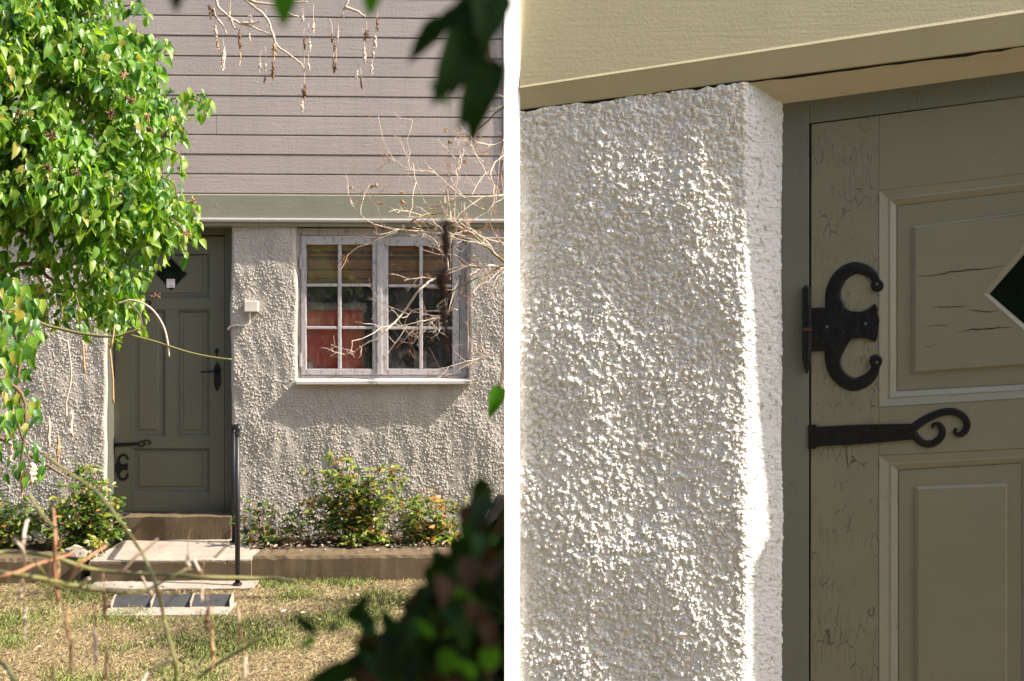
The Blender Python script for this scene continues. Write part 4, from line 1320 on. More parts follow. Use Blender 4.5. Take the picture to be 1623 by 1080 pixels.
# --- the large ivy at the left
IVY = [(-160, -80), (205, -80), (205, 20), (228, 62), (255, 70), (272, 105), (276, 150), (300, 162), (316, 172), (296, 205), (280, 240), (268, 275), (272, 300), (302, 318), (310, 352),
       (298, 375), (268, 405), (246, 432), (232, 466), (222, 505), (200, 520), (180, 525), (160, 500), (130, 480), (100, 468), (65, 470), (40, 430), (-20, 440), (-160, 520)]
ivy_base = Vector((-2.9, 4.9, 0))
ivy = empty('ivy_bush', ivy_base, 0, 'large sunlit bush of glossy green ivy hanging over the left of the far door', 'ivy bush')
def ivy_leaves():
    nb = 38000
    px = rng.uniform(-160, 325, nb); py = rng.uniform(-80, 530, nb)
    k = inside(IVY, px + 14 + rng.normal(0, 8, nb), py + rng.normal(0, 7, nb)); px, py = px[k], py[k]
    ed = np.clip(edge_dist(IVY, px, py), 0, 140)
    # bulging clumps
    cl = np.zeros(len(px))
    cx = rng.uniform(-160, 320, 70); cy = rng.uniform(-80, 520, 70); cr = rng.uniform(28, 75, 70)
    for a, b, r_ in zip(cx, cy, cr):
        dd = np.hypot(px - a, py - b) / r_
        cl = np.maximum(cl, np.sqrt(np.clip(1 - dd * dd, 0, 1)) * r_ / 75)
    front = 5.25 - 0.95 * np.clip((325 - px) / 480, 0, 1) - 0.25 * np.sin(ed / 140 * math.pi / 2) - 0.20 * cl
    dep = front + np.abs(rng.normal(0, 0.20, len(px))) + (rng.random(len(px)) < .35) * rng.uniform(0, .5, len(px))
    # open up gaps between the clumps
    keep = rng.random(len(px)) < (0.30 + 0.70 * np.clip(cl * 1.9, 0, 1)) * np.where(py > 380, .5, 1) * np.where((px < 130) & (py > 330), .55, 1)
    px, py, dep = px[keep], py[keep], dep[keep]
    C = to_world(px, py, dep)
    n = len(C)
    az = rng.normal(0, 0.65, n)
    T = np.stack([np.sin(az) * .7 + rng.normal(0, .2, n), -np.abs(rng.normal(.25, .3, n)), -np.cos(az) * .9], 1)
    Nn = np.stack([rng.normal(.5, .85, n), rng.normal(-.65, .65, n), rng.normal(.5, .55, n)], 1)
    S = .020 + .055 * rng.random(n) ** 1.3
    r_ = rng.random(n)
    mi = np.where(r_ < .45, 0, np.where(r_ < .72, 1, np.where(r_ < .975, 2, 3)))
    order = np.argsort(dep - S * 4)
    return [a[order] for a in (C, T, Nn, S, mi)], px, py
(C, T, Nn, S, mi), _, _ = ivy_leaves()
# shoots that break the outline, leaves set along them
shoots = [[(262, 160), (295, 152), (318, 150), (327, 158)], [(300, 155), (322, 165), (325, 185)], [(272, 320), (300, 322), (312, 350), (308, 385)], [(268, 345), (290, 365), (292, 405)], [(196, 10), (220, 8), (236, 25)],
          [(225, 62), (250, 58), (268, 72)], [(262, 235), (285, 245), (288, 275)], [(170, 490), (182, 515), (184, 545)], [(205, 480), (222, 500), (226, 525)], [(120, 470), (128, 500), (126, 528)],
          [(60, 465), (72, 490), (70, 530)], [(20, 440), (35, 480), (30, 520)], [(95, 470), (98, 495), (92, 515)], [(265, 190), (285, 200), (292, 222)], [(255, 280), (276, 292), (280, 318)]]
eC, eT, eN, eS = [], [], [], []
for sh_ in shoots:
    dd_ = 4.7 + random.uniform(-.15, .1)
    P_ = smooth_path([at(x, y, dd_) for x, y in sh_], 4)
    for k, p in enumerate(P_):
        for q in range(2):
            eC.append(tuple(p + Vector((random.gauss(0, .012), random.gauss(0, .02), random.gauss(0, .01)))))
            eT.append((random.gauss(.15, .5), random.gauss(-.25, .3), -1)); eN.append((random.gauss(.5, .8), random.gauss(-.7, .5), random.gauss(.4, .4))); eS.append(random.uniform(.028, .062))
C = np.concatenate([np.array(eC), C]); T = np.concatenate([np.array(eT), T]); Nn = np.concatenate([np.array(eN), Nn]); S = np.concatenate([np.array(eS), S])
mi = np.concatenate([rng.choice([0, 0, 1, 1, 2], len(eS)), mi])
protos = leaf_protos(LEAF)
leaf_objects(protos, C[:290], T[:290], Nn[:290], S[:290], mi[:290], ivy, ivy_base)
fm = foliage_mesh('foliage', C[290:] - np.array(ivy_base), T[290:], Nn[290:], S[290:], mi[290:], LEAF)
fo = bpy.data.objects.new('foliage', fm); COL.objects.link(fo); fo.parent = ivy; fo['kind'] = 'stuff'
def px_tube(mb, pts, rad, base=Vector((0, 0, 0)), sides=6, n=4, jit=0.0):
    P = smooth_path([at(*p) - base for p in pts], n)
    if jit:
        P = [p + Vector((random.gauss(0, jit), random.gauss(0, jit), random.gauss(0, jit))) for p in P]
    m_ = len(P)
    if hasattr(rad, '__len__'):
        rr = [rad[0] + (rad[-1] - rad[0]) * i / (m_ - 1) for i in range(m_)]
    else: rr = rad
    mb.tube(P, rr, sides)
    return P
s = MB()
s.tube(smooth_path([Vector((0, 0, 0)), Vector((.03, .02, .7)), Vector((.0, -.03, 1.4)), Vector((.1, .02, 2.2)), Vector((.25, 0, 3.6))], 5), [.09 - .002 * i for i in range(21)], 8)
for pts in ([(-120, 420, 4.9), (-30, 345, 4.8), (20, 360, 4.7), (60, 372, 4.7), (110, 345, 4.8), (160, 320, 4.8)], [(-40, 330, 4.8), (30, 345, 4.75), (70, 395, 4.7), (68, 430, 4.7), (85, 445, 4.7)],
            [(-100, 250, 4.9), (0, 150, 4.8), (60, 145, 4.75), (120, 90, 4.8)], [(-60, 100, 4.9), (70, 40, 4.8), (150, 20, 4.9)], [(-60, 460, 4.8), (20, 420, 4.8), (90, 425, 4.8)]):
    px_tube(s, pts, (.016, .006), ivy_base)
for sh_ in shoots: px_tube(s, [(x, y, 4.66) for x, y in sh_], (.004, .0018), ivy_base, 4)
s.build('stem', M['bark'], ivy, smooth=True)
# thin yellow-green petiole shoots through the ivy
s = MB()
for k in range(150):
    i = random.randrange(len(C)); c0 = Vector(C[i]) - ivy_base
    d = Vector((random.gauss(.3, .5), random.gauss(-.3, .3), random.gauss(.3, .5))).normalized() * random.uniform(.05, .16)
    s.tube([c0, c0 + d * .5 + Vector((0, 0, .012)), c0 + d], .0022, 4)
s.build('shoots', M['twig_green'], ivy)['kind'] = 'stuff'
# dried seed heads
for (x, y) in ((195, 118), (232, 185), (238, 205), (205, 160), (80, 215), (75, 265), (120, 275), (297, 370), (305, 318), (175, 180), (260, 215), (248, 470), (30, 180)):
    bm = bmesh.new()
    P = at(x, y, 4.35 if x < 220 else 4.7) - ivy_base
    sb = MB()
    for k in range(26):
        d = Vector((random.gauss(0, 1), random.gauss(0, 1), random.gauss(0, 1))).normalized()
        r_ = random.uniform(.010, .026)
        sb.tube([P, P + d * r_], [.0012, .003], 4)
    bm.free()
    sb.build('seed_head', M['pod_brown'] if random.random() < .6 else M['pod_tan'], ivy)

# drooping shoot of larger leaves under the ivy at the left edge
sp_base = Vector((-1.9, 3.3, 0))
spray = empty('ivy_spray', sp_base, 0, 'loose ivy spray with dry tips drooping below the bush along the left frame edge', 'ivy spray')
SPR = [(-60, 430), (30, 440), (70, 470), (60, 540), (45, 600), (65, 640), (60, 690), (75, 730), (60, 770), (20, 760), (-60, 740)]
nb = 800
px = rng.uniform(-60, 80, nb); py = rng.uniform(430, 770, nb); k = inside(SPR, px, py); px, py = px[k], py[k]
k = rng.random(len(px)) < np.where(py > 560, .55, .8) ; px, py = px[k], py[k]
dd = rng.uniform(2.9, 3.5, len(px)); C2 = to_world(px, py, dd); n = len(C2)
T2 = np.stack([rng.normal(0, .4, n), -np.abs(rng.normal(.2, .3, n)), -np.ones(n)], 1)
N2 = np.stack([rng.normal(.4, .6, n), rng.normal(-.8, .4, n), rng.normal(.5, .4, n)], 1)
leaf_objects(protos, C2, T2, N2, rng.uniform(.026, .05, n), rng.choice([0, 0, 1, 2, 2, 2, 0, 2, 3], n), spray, sp_base)
s = MB()
for pts in ([(-80, 420, 3.2), (0, 470, 3.2), (30, 560, 3.2), (25, 650, 3.2), (50, 740, 3.2)], [(-80, 560, 3.1), (0, 600, 3.1), (40, 640, 3.1), (30, 760, 3.1)], [(-80, 650, 3.3), (10, 700, 3.3), (70, 735, 3.2), (110, 760, 3.2)]):
    px_tube(s, pts, (.008, .003), sp_base)
s.tube([Vector((-.45, 0, 0)), Vector((-.3, 0, .6)), Vector((-.2, 0, 1.2)), at(-80, 420, 3.2) - sp_base], [.03, .025, .02, .012], 6)
s.build('stem', M['bark'], spray, smooth=True)
M['pod_dark'] = plain('dark_seed_husk', (0.045, 0.022, 0.012), 0.9)
PODM = [M['pod_pale'], M['pod_brown'], M['pod_tan']]
def pod(parent, base, px, y0, y1, d, wpx, mat, crumbly=True):
    """a hanging dry husk"""
    sb = MB()
    a = at(px, y0, d) - base; b = at(px + random.uniform(-2, 2), y1, d) - base
    n = 7
    r_ = wpx / 2 / FPX * d
    off = lambda: Vector((random.gauss(0, .22), random.gauss(0, .22), 0)) * r_
    sb.tube([a.lerp(b, i / n) + off() for i in range(n + 1)], [r_ * max(.18, math.sin(math.pi * (.12 + .80 * i / n))) * random.uniform(.65, 1.15) for i in range(n + 1)], 6)
    if crumbly:
        for k in range(12):
            p = a.lerp(b, random.random()); q = p + Vector((random.gauss(0, 1), random.gauss(0, 1), -random.random() * 1.8)).normalized() * r_ * random.uniform(1, 1.9)
            sb.tube([p, q], [r_ * .42, r_ * .12], 4)
    return sb.build('seed_pod', mat, parent)
for (x, y0, y1, wd, mi_) in ((50, 735, 765, 16, 0), (15, 700, 730, 10, 0), (78, 660, 720, 7, 0), (92, 690, 740, 6, 2), (35, 740, 790, 6, 2)):
    pod(spray, sp_base, x, y0, y1, 3.1, wd, PODM[mi_])

# --- long shoot in front of the door, with hanging dry stalks
sh_base = Vector((-2.3, 3.9, 0))
shoot = empty('bare_shoot', sh_base, 0, 'bare yellow green shoot reaching across the door under the ivy', 'shoot')
s = MB()
px_tube(s, [(-60, 560, 4.0), (40, 512, 4.0), (80, 518, 4.0), (130, 529, 4.0), (180, 534, 4.0), (205, 527, 4.0), (222, 522, 4.0)], (.0065, .005), sh_base)
px_tube(s, [(205, 531, 4.0), (250, 543, 4.0), (300, 559, 4.0), (340, 567, 4.0), (367, 570, 4.0)], (.0048, .0035), sh_base)
s.tube([Vector((-.2, 0, 0)), Vector((-.25, 0, .7)), at(-60, 560, 4.0) - sh_base], [.016, .012, .0075], 6)
s.build('stem', M['twig_green'], shoot, smooth=True)
s = MB(); px_tube(s, [(186, 482, 4.0), (210, 476, 4.0), (238, 488, 4.0), (258, 515, 4.0), (266, 545, 4.0), (268, 566, 4.0)], (.0035, .004), sh_base); s.build('dry_stalk', M['twig_pale'], shoot, smooth=True)
for pts in ([(108, 540, 3.8), (112, 600, 3.8), (104, 650, 3.8), (116, 692, 3.8)], [(132, 540, 3.9), (134, 592, 3.9)], [(172, 540, 3.9), (178, 590, 3.9), (180, 640, 3.9)], [(182, 515, 3.9), (176, 550, 3.9)]):
    s = MB(); px_tube(s, pts, (.003, .0045), sh_base, 5, 4, .001); s.build('dry_stalk', M['twig_pale'] if pts[0][0] < 120 else M['pod_tan'], shoot, smooth=True)
pod(shoot, sh_base, 113, 650, 692, 3.8, 8, M['pod_pale'])

# --- catkin branch at the top
cb_base = Vector((-.75, 4.1, 3.2))
catk = empty('seed_branch', cb_base, 0, 'thin bare branch hung with dry seed tassels across the upper siding', 'branch')
Z6 = lambda x, y, d=4.1: (320 + x / 5.41, y / 5.41, d)
for pts in ([(100, -120), (120, 0), (150, 70), (240, 150), (340, 205), (430, 230), (500, 262), (600, 305)], [(320, -120), (370, 0), (460, 70), (550, 150), (590, 240), (620, 340), (660, 405), (740, 460), (830, 530), (870, 570)],
            [(380, -30), (420, 10), (520, 32), (640, 42), (800, 18), (910, 20)], [(1270, -120), (1250, 0), (1230, 60), (1208, 110), (1215, 155)], [(1230, 60), (1340, 105), (1400, 145)],
            [(340, 205), (430, 200), (500, 180)], [(100, 80), (130, 160), (180, 220), (210, 300)], [(720, 105), (780, 135), (835, 140)], [(255, 175), (270, 225), (300, 250)]):
    s = MB(); px_tube(s, [Z6(*p) for p in ([(pts[0][0] - 30, -700), (pts[0][0] - 20, -350)] if pts[0][1] <= -120 else []) + pts], (.0065, .003), cb_base, 6, 4, .0012); s.build('twig', M['twig_pale'], catk, smooth=True)
pods = [(75, 40, 165, 40, 1), (115, 200, 310, 30, 0), (130, 330, 420, 28, 2), (185, 400, 600, 34, 0), (325, 260, 440, 34, 1), (325, 450, 510, 18, 2), (240, 90, 180, 20, 0), (330, 515, 565, 18, 0),
        (405, 280, 360, 18, 0), (418, 130, 230, 22, 0), (500, 510, 630, 24, 0), (550, 530, 610, 20, 0), (545, 650, 710, 20, 1), (625, 370, 500, 40, 2), (612, 530, 690, 36, 1), (555, 200, 260, 14, 0),
        (868, 130, 190, 22, 0), (878, 330, 430, 26, 1), (925, 355, 450, 26, 0), (958, 190, 280, 24, 0), (913, 540, 605, 22, 0), (873, 575, 620, 18, 0), (880, 720, 850, 40, 1), (860, 860, 965, 26, 0),
        (1115, 290, 370, 24, 1), (1140, 370, 450, 28, 1), (1128, 490, 630, 20, 1), (1152, 540, 625, 22, 1), (1170, 250, 360, 20, 0), (1410, 260, 340, 40, 1), (1393, 400, 540, 34, 0), (1330, 600, 680, 28, 0),
        (1366, 650, 770, 24, 1), (1500, 155, 270, 28, 1), (1490, 310, 415, 30, 0), (1465, 430, 490, 22, 0), (1460, 550, 650, 24, 0)]
thr = MB()
for (x, y0, y1, wd, mi_) in pods:
    a = Z6(x, y0); 
    pod(catk, cb_base, a[0], a[1], Z6(x, y1)[1], 4.1, wd / 5.41 * 1.0, PODM[mi_])
    y2 = y0 - random.uniform(60, 170)
    thr.tube(smooth_path([at(*Z6(x, y0)) - cb_base, at(*Z6(x + random.uniform(-6, 6), (y0 + y2) / 2)) - cb_base, at(*Z6(x + random.uniform(-25, 15), y2)) - cb_base], 3), .0009, 4)
thr.build('threads', M['pod_pale'], catk)['kind'] = 'stuff'

# --- bare shrub at the right, before the window
bsh_base = Vector((.25, 6.6, 0))
bsh = empty('bare_shrub', bsh_base, 0, 'leafless shrub of pale tangled twigs reaching in front of the window', 'shrub')
Z4 = lambda x, y: (400 + x / 2.92, 330 + y / 2.92, 6.6)
Z2 = lambda x, y: (400 + x / 2.7, y / 2.7, 6.6)
mains = [([Z4(1250, 330), Z4(1165, 282), Z4(1080, 270), Z4(960, 275), Z4(860, 315), Z4(780, 375), Z4(700, 480), Z4(612, 572)], (.009, .0055), 'twig_pale'),
         ([Z4(1260, 220), Z4(1165, 267), Z4(1100, 300), Z4(1000, 345), Z4(930, 387), Z4(850, 455)], (.008, .003), 'twig_green'),
         ([Z2(1150, 1180), Z2(1030, 1080), Z2(960, 1020), Z2(900, 965), Z2(850, 930), Z2(760, 915), Z2(690, 940), Z2(640, 982), Z2(560, 1010)], (.0095, .004), 'twig_green'),
         ([Z2(1200, 380), Z2(1070, 462), Z2(960, 560), Z2(890, 660), Z2(820, 725)], (.006, .002), 'bark'),
         ([Z2(1160, 820), Z2(1020, 840), Z2(900, 850), Z2(760, 880), Z2(700, 780), Z2(690, 700)], (.006, .002), 'twig_pale'),
         ([Z2(1160, 930), Z2(1000, 900), Z2(880, 830), Z2(780, 740), Z2(680, 730), Z2(610, 690)], (.006, .002), 'twig_pale'),
         ([Z2(1160, 1020), Z2(980, 1020), Z2(820, 1000), Z2(680, 990), Z2(520, 960), Z2(430, 880)], (.006, .002), 'twig_pale'),
         ([Z2(1160, 560), Z2(1040, 620), Z2(950, 600), Z2(890, 540)], (.005, .002), 'twig_pale'),
         ([Z2(1180, 640), Z2(1080, 660), Z2(1020, 740), Z2(1060, 830)], (.005, .002), 'twig_pale'),
         ([Z4(1200, 180), Z4(1100, 150), Z4(1000, 110), Z4(900, 140), Z4(830, 190)], (.007, .002), 'twig_pale'),
         ([Z4(1220, 260), Z4(1140, 225), Z4(1060, 130), Z4(980, 80), Z4(900, 40)], (.007, .002), 'twig_pale'),
         ([Z4(960, 420), Z4(880, 500), Z4(800, 520), Z4(720, 540), Z4(660, 535)], (.005, .002), 'twig_pale'),
         ([Z4(950, 470), Z4(860, 480), Z4(760, 470), Z4(700, 510), Z4(640, 460)], (.0045, .002), 'twig_pale'),
         ([Z4(1240, 620), Z4(1160, 660), Z4(1080, 690), Z4(1040, 695)], (.0035, .0015), 'twig_red')]
tw = MB(); twr = MB(); heads = []
def sprout(mb, P, k0, n, L, rad, depth):
    """side twigs off a path"""
    m_ = len(P)
    for _ in range(n):
        i = random.randrange(max(1, int(m_ * k0)), m_)
        p = P[i]
        t = (P[min(i + 1, m_ - 1)] - P[max(i - 1, 0)]).normalized()
        d = (t * random.uniform(.2, 1.0) + Vector((random.gauss(-.2, .6), random.gauss(0, .35), random.gauss(.12, .75)))).normalized()
        l = L * random.uniform(.4, 1.2)
        b = Vector((random.gauss(0, .25), random.gauss(0, .2), random.gauss(0, .3)))
        Q = [p]
        for j in range(1, 6):
            q = j / 5
            Q.append(p + d * l * q + b * l * q * q * .6 + Vector((random.gauss(0, .012), random.gauss(0, .012), random.gauss(0, .012))) * l * 6 * .25)
        mb.tube(Q, [rad * (1 - .55 * j / 5) for j in range(6)], 4)
        if depth > 0: sprout(mb if random.random() < .7 else twr, Q, .2, random.randint(2, 4), l * .5, rad * .62, depth - 1)
        elif random.random() < .04: heads.append(Q[-1])
for pts, rad, mt in mains:
    pts = [(x, y, d + random.uniform(-.15, .15)) for x, y, d in pts]
    s = MB(); P = px_tube(s, pts, rad, bsh_base, 6, 4, .003)
    s.build('branch', M[mt], bsh, smooth=True)
    sprout(tw, P, .1, 7, .28, max(.0027, rad[0] * .5), 2)
tw.build('twigs', M['twig_pale'], bsh)['kind'] = 'stuff'
twr.build('twigs', M['twig_red'], bsh)['kind'] = 'stuff'
s = MB()
for x, y in ((870, 440), (880, 300), (860, 180), (900, 390), (875, 350)):
    q = at(x, y, 6.6) - bsh_base
    s.tube(smooth_path([Vector((random.uniform(-.05, .05), random.uniform(-.05, .05), 0)), Vector((q.x * .5 + .05, q.y * .5, q.z * .5)), q, q + Vector((-.05, 0, .02))], 4), [.02 - .0008 * i for i in range(13)], 6)
s.build('stem', M['bark'], bsh, smooth=True)
for (x, y) in ((556, 297), (597, 294), (637, 306), (637, 320), (603, 323), (707, 206), (713, 226), (738, 257), (641, 325), (764, 76), (590, 296)):
    sb = MB(); P = at(x, y, 6.6) - bsh_base
    for k in range(18):
        d = Vector((random.gauss(0, 1), random.gauss(0, 1), random.gauss(0, 1))).normalized()
        sb.tube([P, P + d * random.uniform(.008, .018)], [.0015, .004], 4)
    sb.build('seed_head', M['pod_tan'], bsh)

# --- dark brown hanging stalk, close to the camera
hs_base = at(706, 300, 0.6)
hst = empty('hanging_seed_stalk', hs_base, 0, 'dark brown seed stalk dangling out of focus before the right casement', 'seed stalk')
s = MB(); px_tube(s, [(720, -60, 0.6), (716, 120, 0.6), (709, 350, 0.6), (704, 420, 0.6), (707, 480, 0.6), (706, 560, 0.6)], (.00015, .0002), hs_base, 5); s.build('stem', M['pod_brown'], hst)
for (x, y0, y1, wd, mi_) in ((707, 350, 415, 17, 1), (703, 425, 470, 22, 1), (705, 482, 520, 15, 1), (708, 515, 540, 9, 2), (706, 540, 570, 9, 1)):
    pod(hst, hs_base, x, y0, y1, 0.6, wd, M['pod_dark'])

# --- out of focus bramble shoots in the lower left
br_base = Vector((-.5, 0.8, 0))
bram = empty('bramble', br_base, 0, 'out of focus bramble of olive shoots and dangling husks low before the steps', 'bramble')
Z5 = lambda x, y, d=0.8: (x / 2.843, 700 + y / 2.843, d)
for pts, rad, mt in (([(-120, 490), (0, 500), (130, 500), (300, 540), (430, 580), (570, 592), (800, 605), (950, 612), (1194, 615), (1330, 632)], (.0038, .0022), 'twig_green'),
                     ([(-120, 560), (0, 592), (150, 610), (300, 640), (450, 672), (560, 682), (680, 662), (760, 612), (860, 572)], (.0032, .0018), 'twig_green'),
                     ([(-120, 660), (0, 612), (150, 560), (330, 503)], (.0030, .0018), 'twig_red'),
                     ([(200, 60), (330, 155), (450, 240), (550, 370), (640, 500), (700, 640), (740, 800), (780, 960), (795, 1090), (800, 1150)], (.0019, .0028), 'twig_green'),
                     ([(540, 592), (640, 500), (712, 438)], (.0025, .0018), 'bark'), ([(630, 590), (690, 700)], (.002, .002), 'twig_pale'),
                     ([(-60, 940), (0, 990), (60, 1065), (100, 1150)], (.004, .003), 'twig_green'), ([(820, 1110), (870, 1080), (1000, 990), (1194, 880)], (.003, .002), 'twig_green'),
                     ([(640, 1090), (680, 1030), (770, 985)], (.0025, .002), 'twig_pale'), ([(240, 300), (250, 420), (245, 560), (265, 720)], (.0022, .0022), 'twig_red'),
                     ([(310, 640), (350, 560), (480, 470)], (.002, .002), 'twig_red'), ([(350, 660), (400, 620)], (.003, .002), 'twig_pale'), ([(60, 440), (110, 500), (100, 650)], (.002, .002), 'twig_pale'),
                     ([(130, 240), (190, 330), (250, 390)], (.0026, .002), 'twig_green'), ([(875, 530), (905, 590)], (.002, .002), 'twig_pale'), ([(970, 520), (1030, 460)], (.002, .0015), 'twig_pale'),
                     ([(130, 350), (105, 440), (100, 500)], (.0025, .002), 'twig_pale'), ([(170, 560), (230, 640), (290, 690)], (.0022, .0016), 'twig_green')):
    s = MB(); px_tube(s, [Z5(x, y, 0.8 + random.uniform(-.06, .06)) for x, y in pts], (rad[0] * .52, rad[1] * .52), br_base, 6, 4, .0003); s.build('shoot', M[mt], bram, smooth=True)
s = MB()
s.tube(smooth_path([Vector((0, 0, 0)), Vector((-.02, 0, .4)), at(*Z5(-120, 490)) - br_base], 4), .006, 6); s.tube(smooth_path([Vector((.05, 0, 0)), Vector((0, .02, .4)), at(*Z5(-120, 660)) - br_base], 4), .005, 6)
s.build('stem', M['twig_green'], bram, smooth=True)
for (x, y0, y1, wd, mi_) in ((95, 650, 740, 24, 0), (115, 740, 885, 18, 0), (262, 640, 730, 20, 1), (300, 760, 880, 20, 2), (320, 860, 1045, 24, 2), (470, 680, 805, 24, 1), (430, 840, 1015, 26, 0),
                             (482, 930, 1080, 24, 1), (848, 505, 580, 26, 0), (912, 645, 720, 18, 0), (938, 740, 850, 26, 1), (958, 850, 1010, 24, 2), (1075, 750, 820, 14, 0), (1083, 830, 905, 18, 1), (1105, 970, 1085, 22, 0),
                             (240, 1000, 1080, 18, 2), (265, 540, 610, 14, 2), (425, 835, 880, 24, 0)):
    a = Z5(x, y0)
    pod(bram, br_base, a[0], a[1], Z5(x, y1)[1], 0.8, wd / 2.843 * .9, PODM[mi_])
    s = MB(); px_tube(s, [Z5(x, y0 + 5, 0.8), Z5(x + random.uniform(-8, 8), y0 - 60, 0.8), Z5(x + random.uniform(-14, 14), y0 - 110, 0.8)], .0003, br_base, 4); s.build('thread', M['pod_tan'], bram)

# --- shrubs against the far wall
def shrub(name, label, base_px, w, stems, leaf, pal, nleaf, group='young shrubs in the beds by the house', zb=None):
    zb = z_bed if zb is None else zb
    u0 = H(base_px, 860, w)[0]
    base = HF.world(u0, zb, w)
    root = empty(name, base, 0, label, 'shrub', group)
    s = MB(); Cc, Tt, Nn_, Ss, Mi = [], [], [], [], []
    for (px, py, dens) in stems:
        ww = w + random.uniform(-.10, .10)
        tip = HF.world(*H(px, py, ww), ww) - base
        b0_ = Vector((random.gauss(0, .035) + tip.x * .12, random.gauss(0, .03), 0))
        mid = b0_.lerp(tip, .5) + Vector((random.gauss(0, .03), random.gauss(0, .03), tip.z * .12))
        P = smooth_path([b0_, mid, tip], 6)
        s.tube(P, [.005 - .003 * i / (len(P) - 1) for i in range(len(P))], 5)
        for k in range(int(nleaf * dens)):
            t = random.random() ** .55
            p = P[min(int(t * (len(P) - 1)), len(P) - 1)]
            # short flat sprays leaning out of the stem
            d = Vector((random.gauss(0, 1), random.gauss(-.35, .8), random.gauss(.15, .35))).normalized()
            L = random.uniform(.03, .15) * (1.2 - .5 * t)
            q0 = p + d * L
            s.tube([p, q0], [.0016, .001], 3, False)
            side = d.cross(Vector((0, 0, 1)))
            if side.length < .1: side = Vector((1, 0, 0))
            side.normalize()
            cm = random.choices(range(len(pal)), pal)[0]
            for j in range(random.randint(3, 5)):
                f_ = random.uniform(.35, 1.05); sg = random.choice((-1, 1))
                Cc.append(p + d * L * f_ + Vector((random.gauss(0, .006), random.gauss(0, .006), random.gauss(0, .006))))
                Tt.append(d * .6 + side * sg * random.uniform(.3, 1) + Vector((0, 0, random.gauss(-.15, .35))))
                Nn_.append(Vector((random.gauss(.25, .4), random.gauss(-.3, .4), 1.0)))
                Ss.append(leaf * random.uniform(.6, 1.25)); Mi.append(cm if random.random() < .75 else random.choices(range(len(pal)), pal)[0])
    s.build('stem', M['twig_red'], root)
    me = foliage_mesh('foliage', np.array([tuple(v) for v in Cc]), np.array([tuple(v) for v in Tt]), np.array([tuple(v) for v in Nn_]), np.array(Ss), np.array(Mi), SHRUB, OVAL, OVAL_F)
    o = bpy.data.objects.new('foliage', me); COL.objects.link(o); o.parent = root; o['kind'] = 'stuff'
    return root
W1 = max(.16, w_bb * .55)
shrub('shrub', 'biggest yellow green shrub below the window with orange tinged leaves', 572, W1,
      [(525, 716, .7), (552, 722, .6), (488, 745, .5), (515, 748, .8), (545, 750, 1), (575, 755, 1), (600, 738, .8), (622, 742, .8), (640, 750, .5), (500, 785, .5), (530, 790, 1), (560, 785, 1.2), (590, 790, 1.2), (615, 785, .7),
       (485, 793, .4), (545, 820, 1.2), (575, 815, 1.2), (600, 825, 1), (520, 825, .7), (490, 820, .4), (610, 850, .7), (560, 850, .9), (640, 800, .4), (510, 845, .5)], .046, (4, 6, 2.2, .9), 38)
shrub('shrub', 'spindly light green shrub with orange leaves at the right end of the bed', 678, W1,
      [(672, 772, .5), (650, 790, .7), (690, 790, .6), (705, 795, .5), (720, 795, .4), (665, 810, .9), (690, 820, .9), (715, 822, .7), (640, 825, .7), (735, 830, .6), (660, 845, .7), (700, 848, .7), (725, 850, .6), (650, 860, .4)], .046, (5, 5, 2, 1.2), 30)
shrub('shrub', 'small dark green shrub right of the handrail foot', 412, W1, [(400, 795, .4), (425, 798, .6), (388, 810, .5), (410, 815, .8), (435, 808, .4), (395, 840, .9), (420, 838, .9), (440, 838, .4), (405, 855, .6)], .042, (5, 2, 4, .4), 17)
shrub('shrub', 'low sparse shrub between the handrail and the biggest shrub', 462, W1, [(450, 815, .5), (475, 822, .5), (445, 835, .5), (470, 840, .6), (490, 835, .4), (460, 855, .4)], .042, (5, 2, 3, .3), 16)
shrub('shrub', 'dense fresh green rose bush at the left of the door with pink buds', 135, W1 + .06,
      [(133, 735, .6), (120, 745, .4), (150, 748, .5), (160, 768, .6), (140, 765, .7), (105, 765, .5), (120, 790, 1.2), (150, 790, 1.3), (175, 790, .9), (90, 800, 1.2), (130, 815, 1.4), (160, 820, 1.4), (185, 800, .6),
       (195, 815, .6), (75, 815, 1.0), (105, 830, 1.4), (140, 840, 1.4), (170, 845, 1.0), (190, 840, .5), (85, 840, 1.0)], .042, (6, 3.0, 2.5, .08), 42)
shrub('shrub', 'low dark leafy clump at the far left of the bed', 15, W1 + .04, [(-20, 800, 1), (5, 795, 1), (25, 800, 1), (45, 815, 1), (60, 800, .6), (10, 825, 1.2), (35, 835, 1.2), (-10, 835, 1), (55, 835, 1)], .042, (5, 2.5, 3, .1), 36)
shrub('shrub', 'ground hugging light green weed on the landing edge beside the stones', 158, w_l - .14, [(150, 858, .6), (165, 862, .6), (140, 866, .6), (152, 872, .6), (160, 852, .4)], .05, (3, 5, 1, 0), 9)
# red rose bud
for (x, y) in ((581, 815), (139, 729), (603, 790)):
    pass
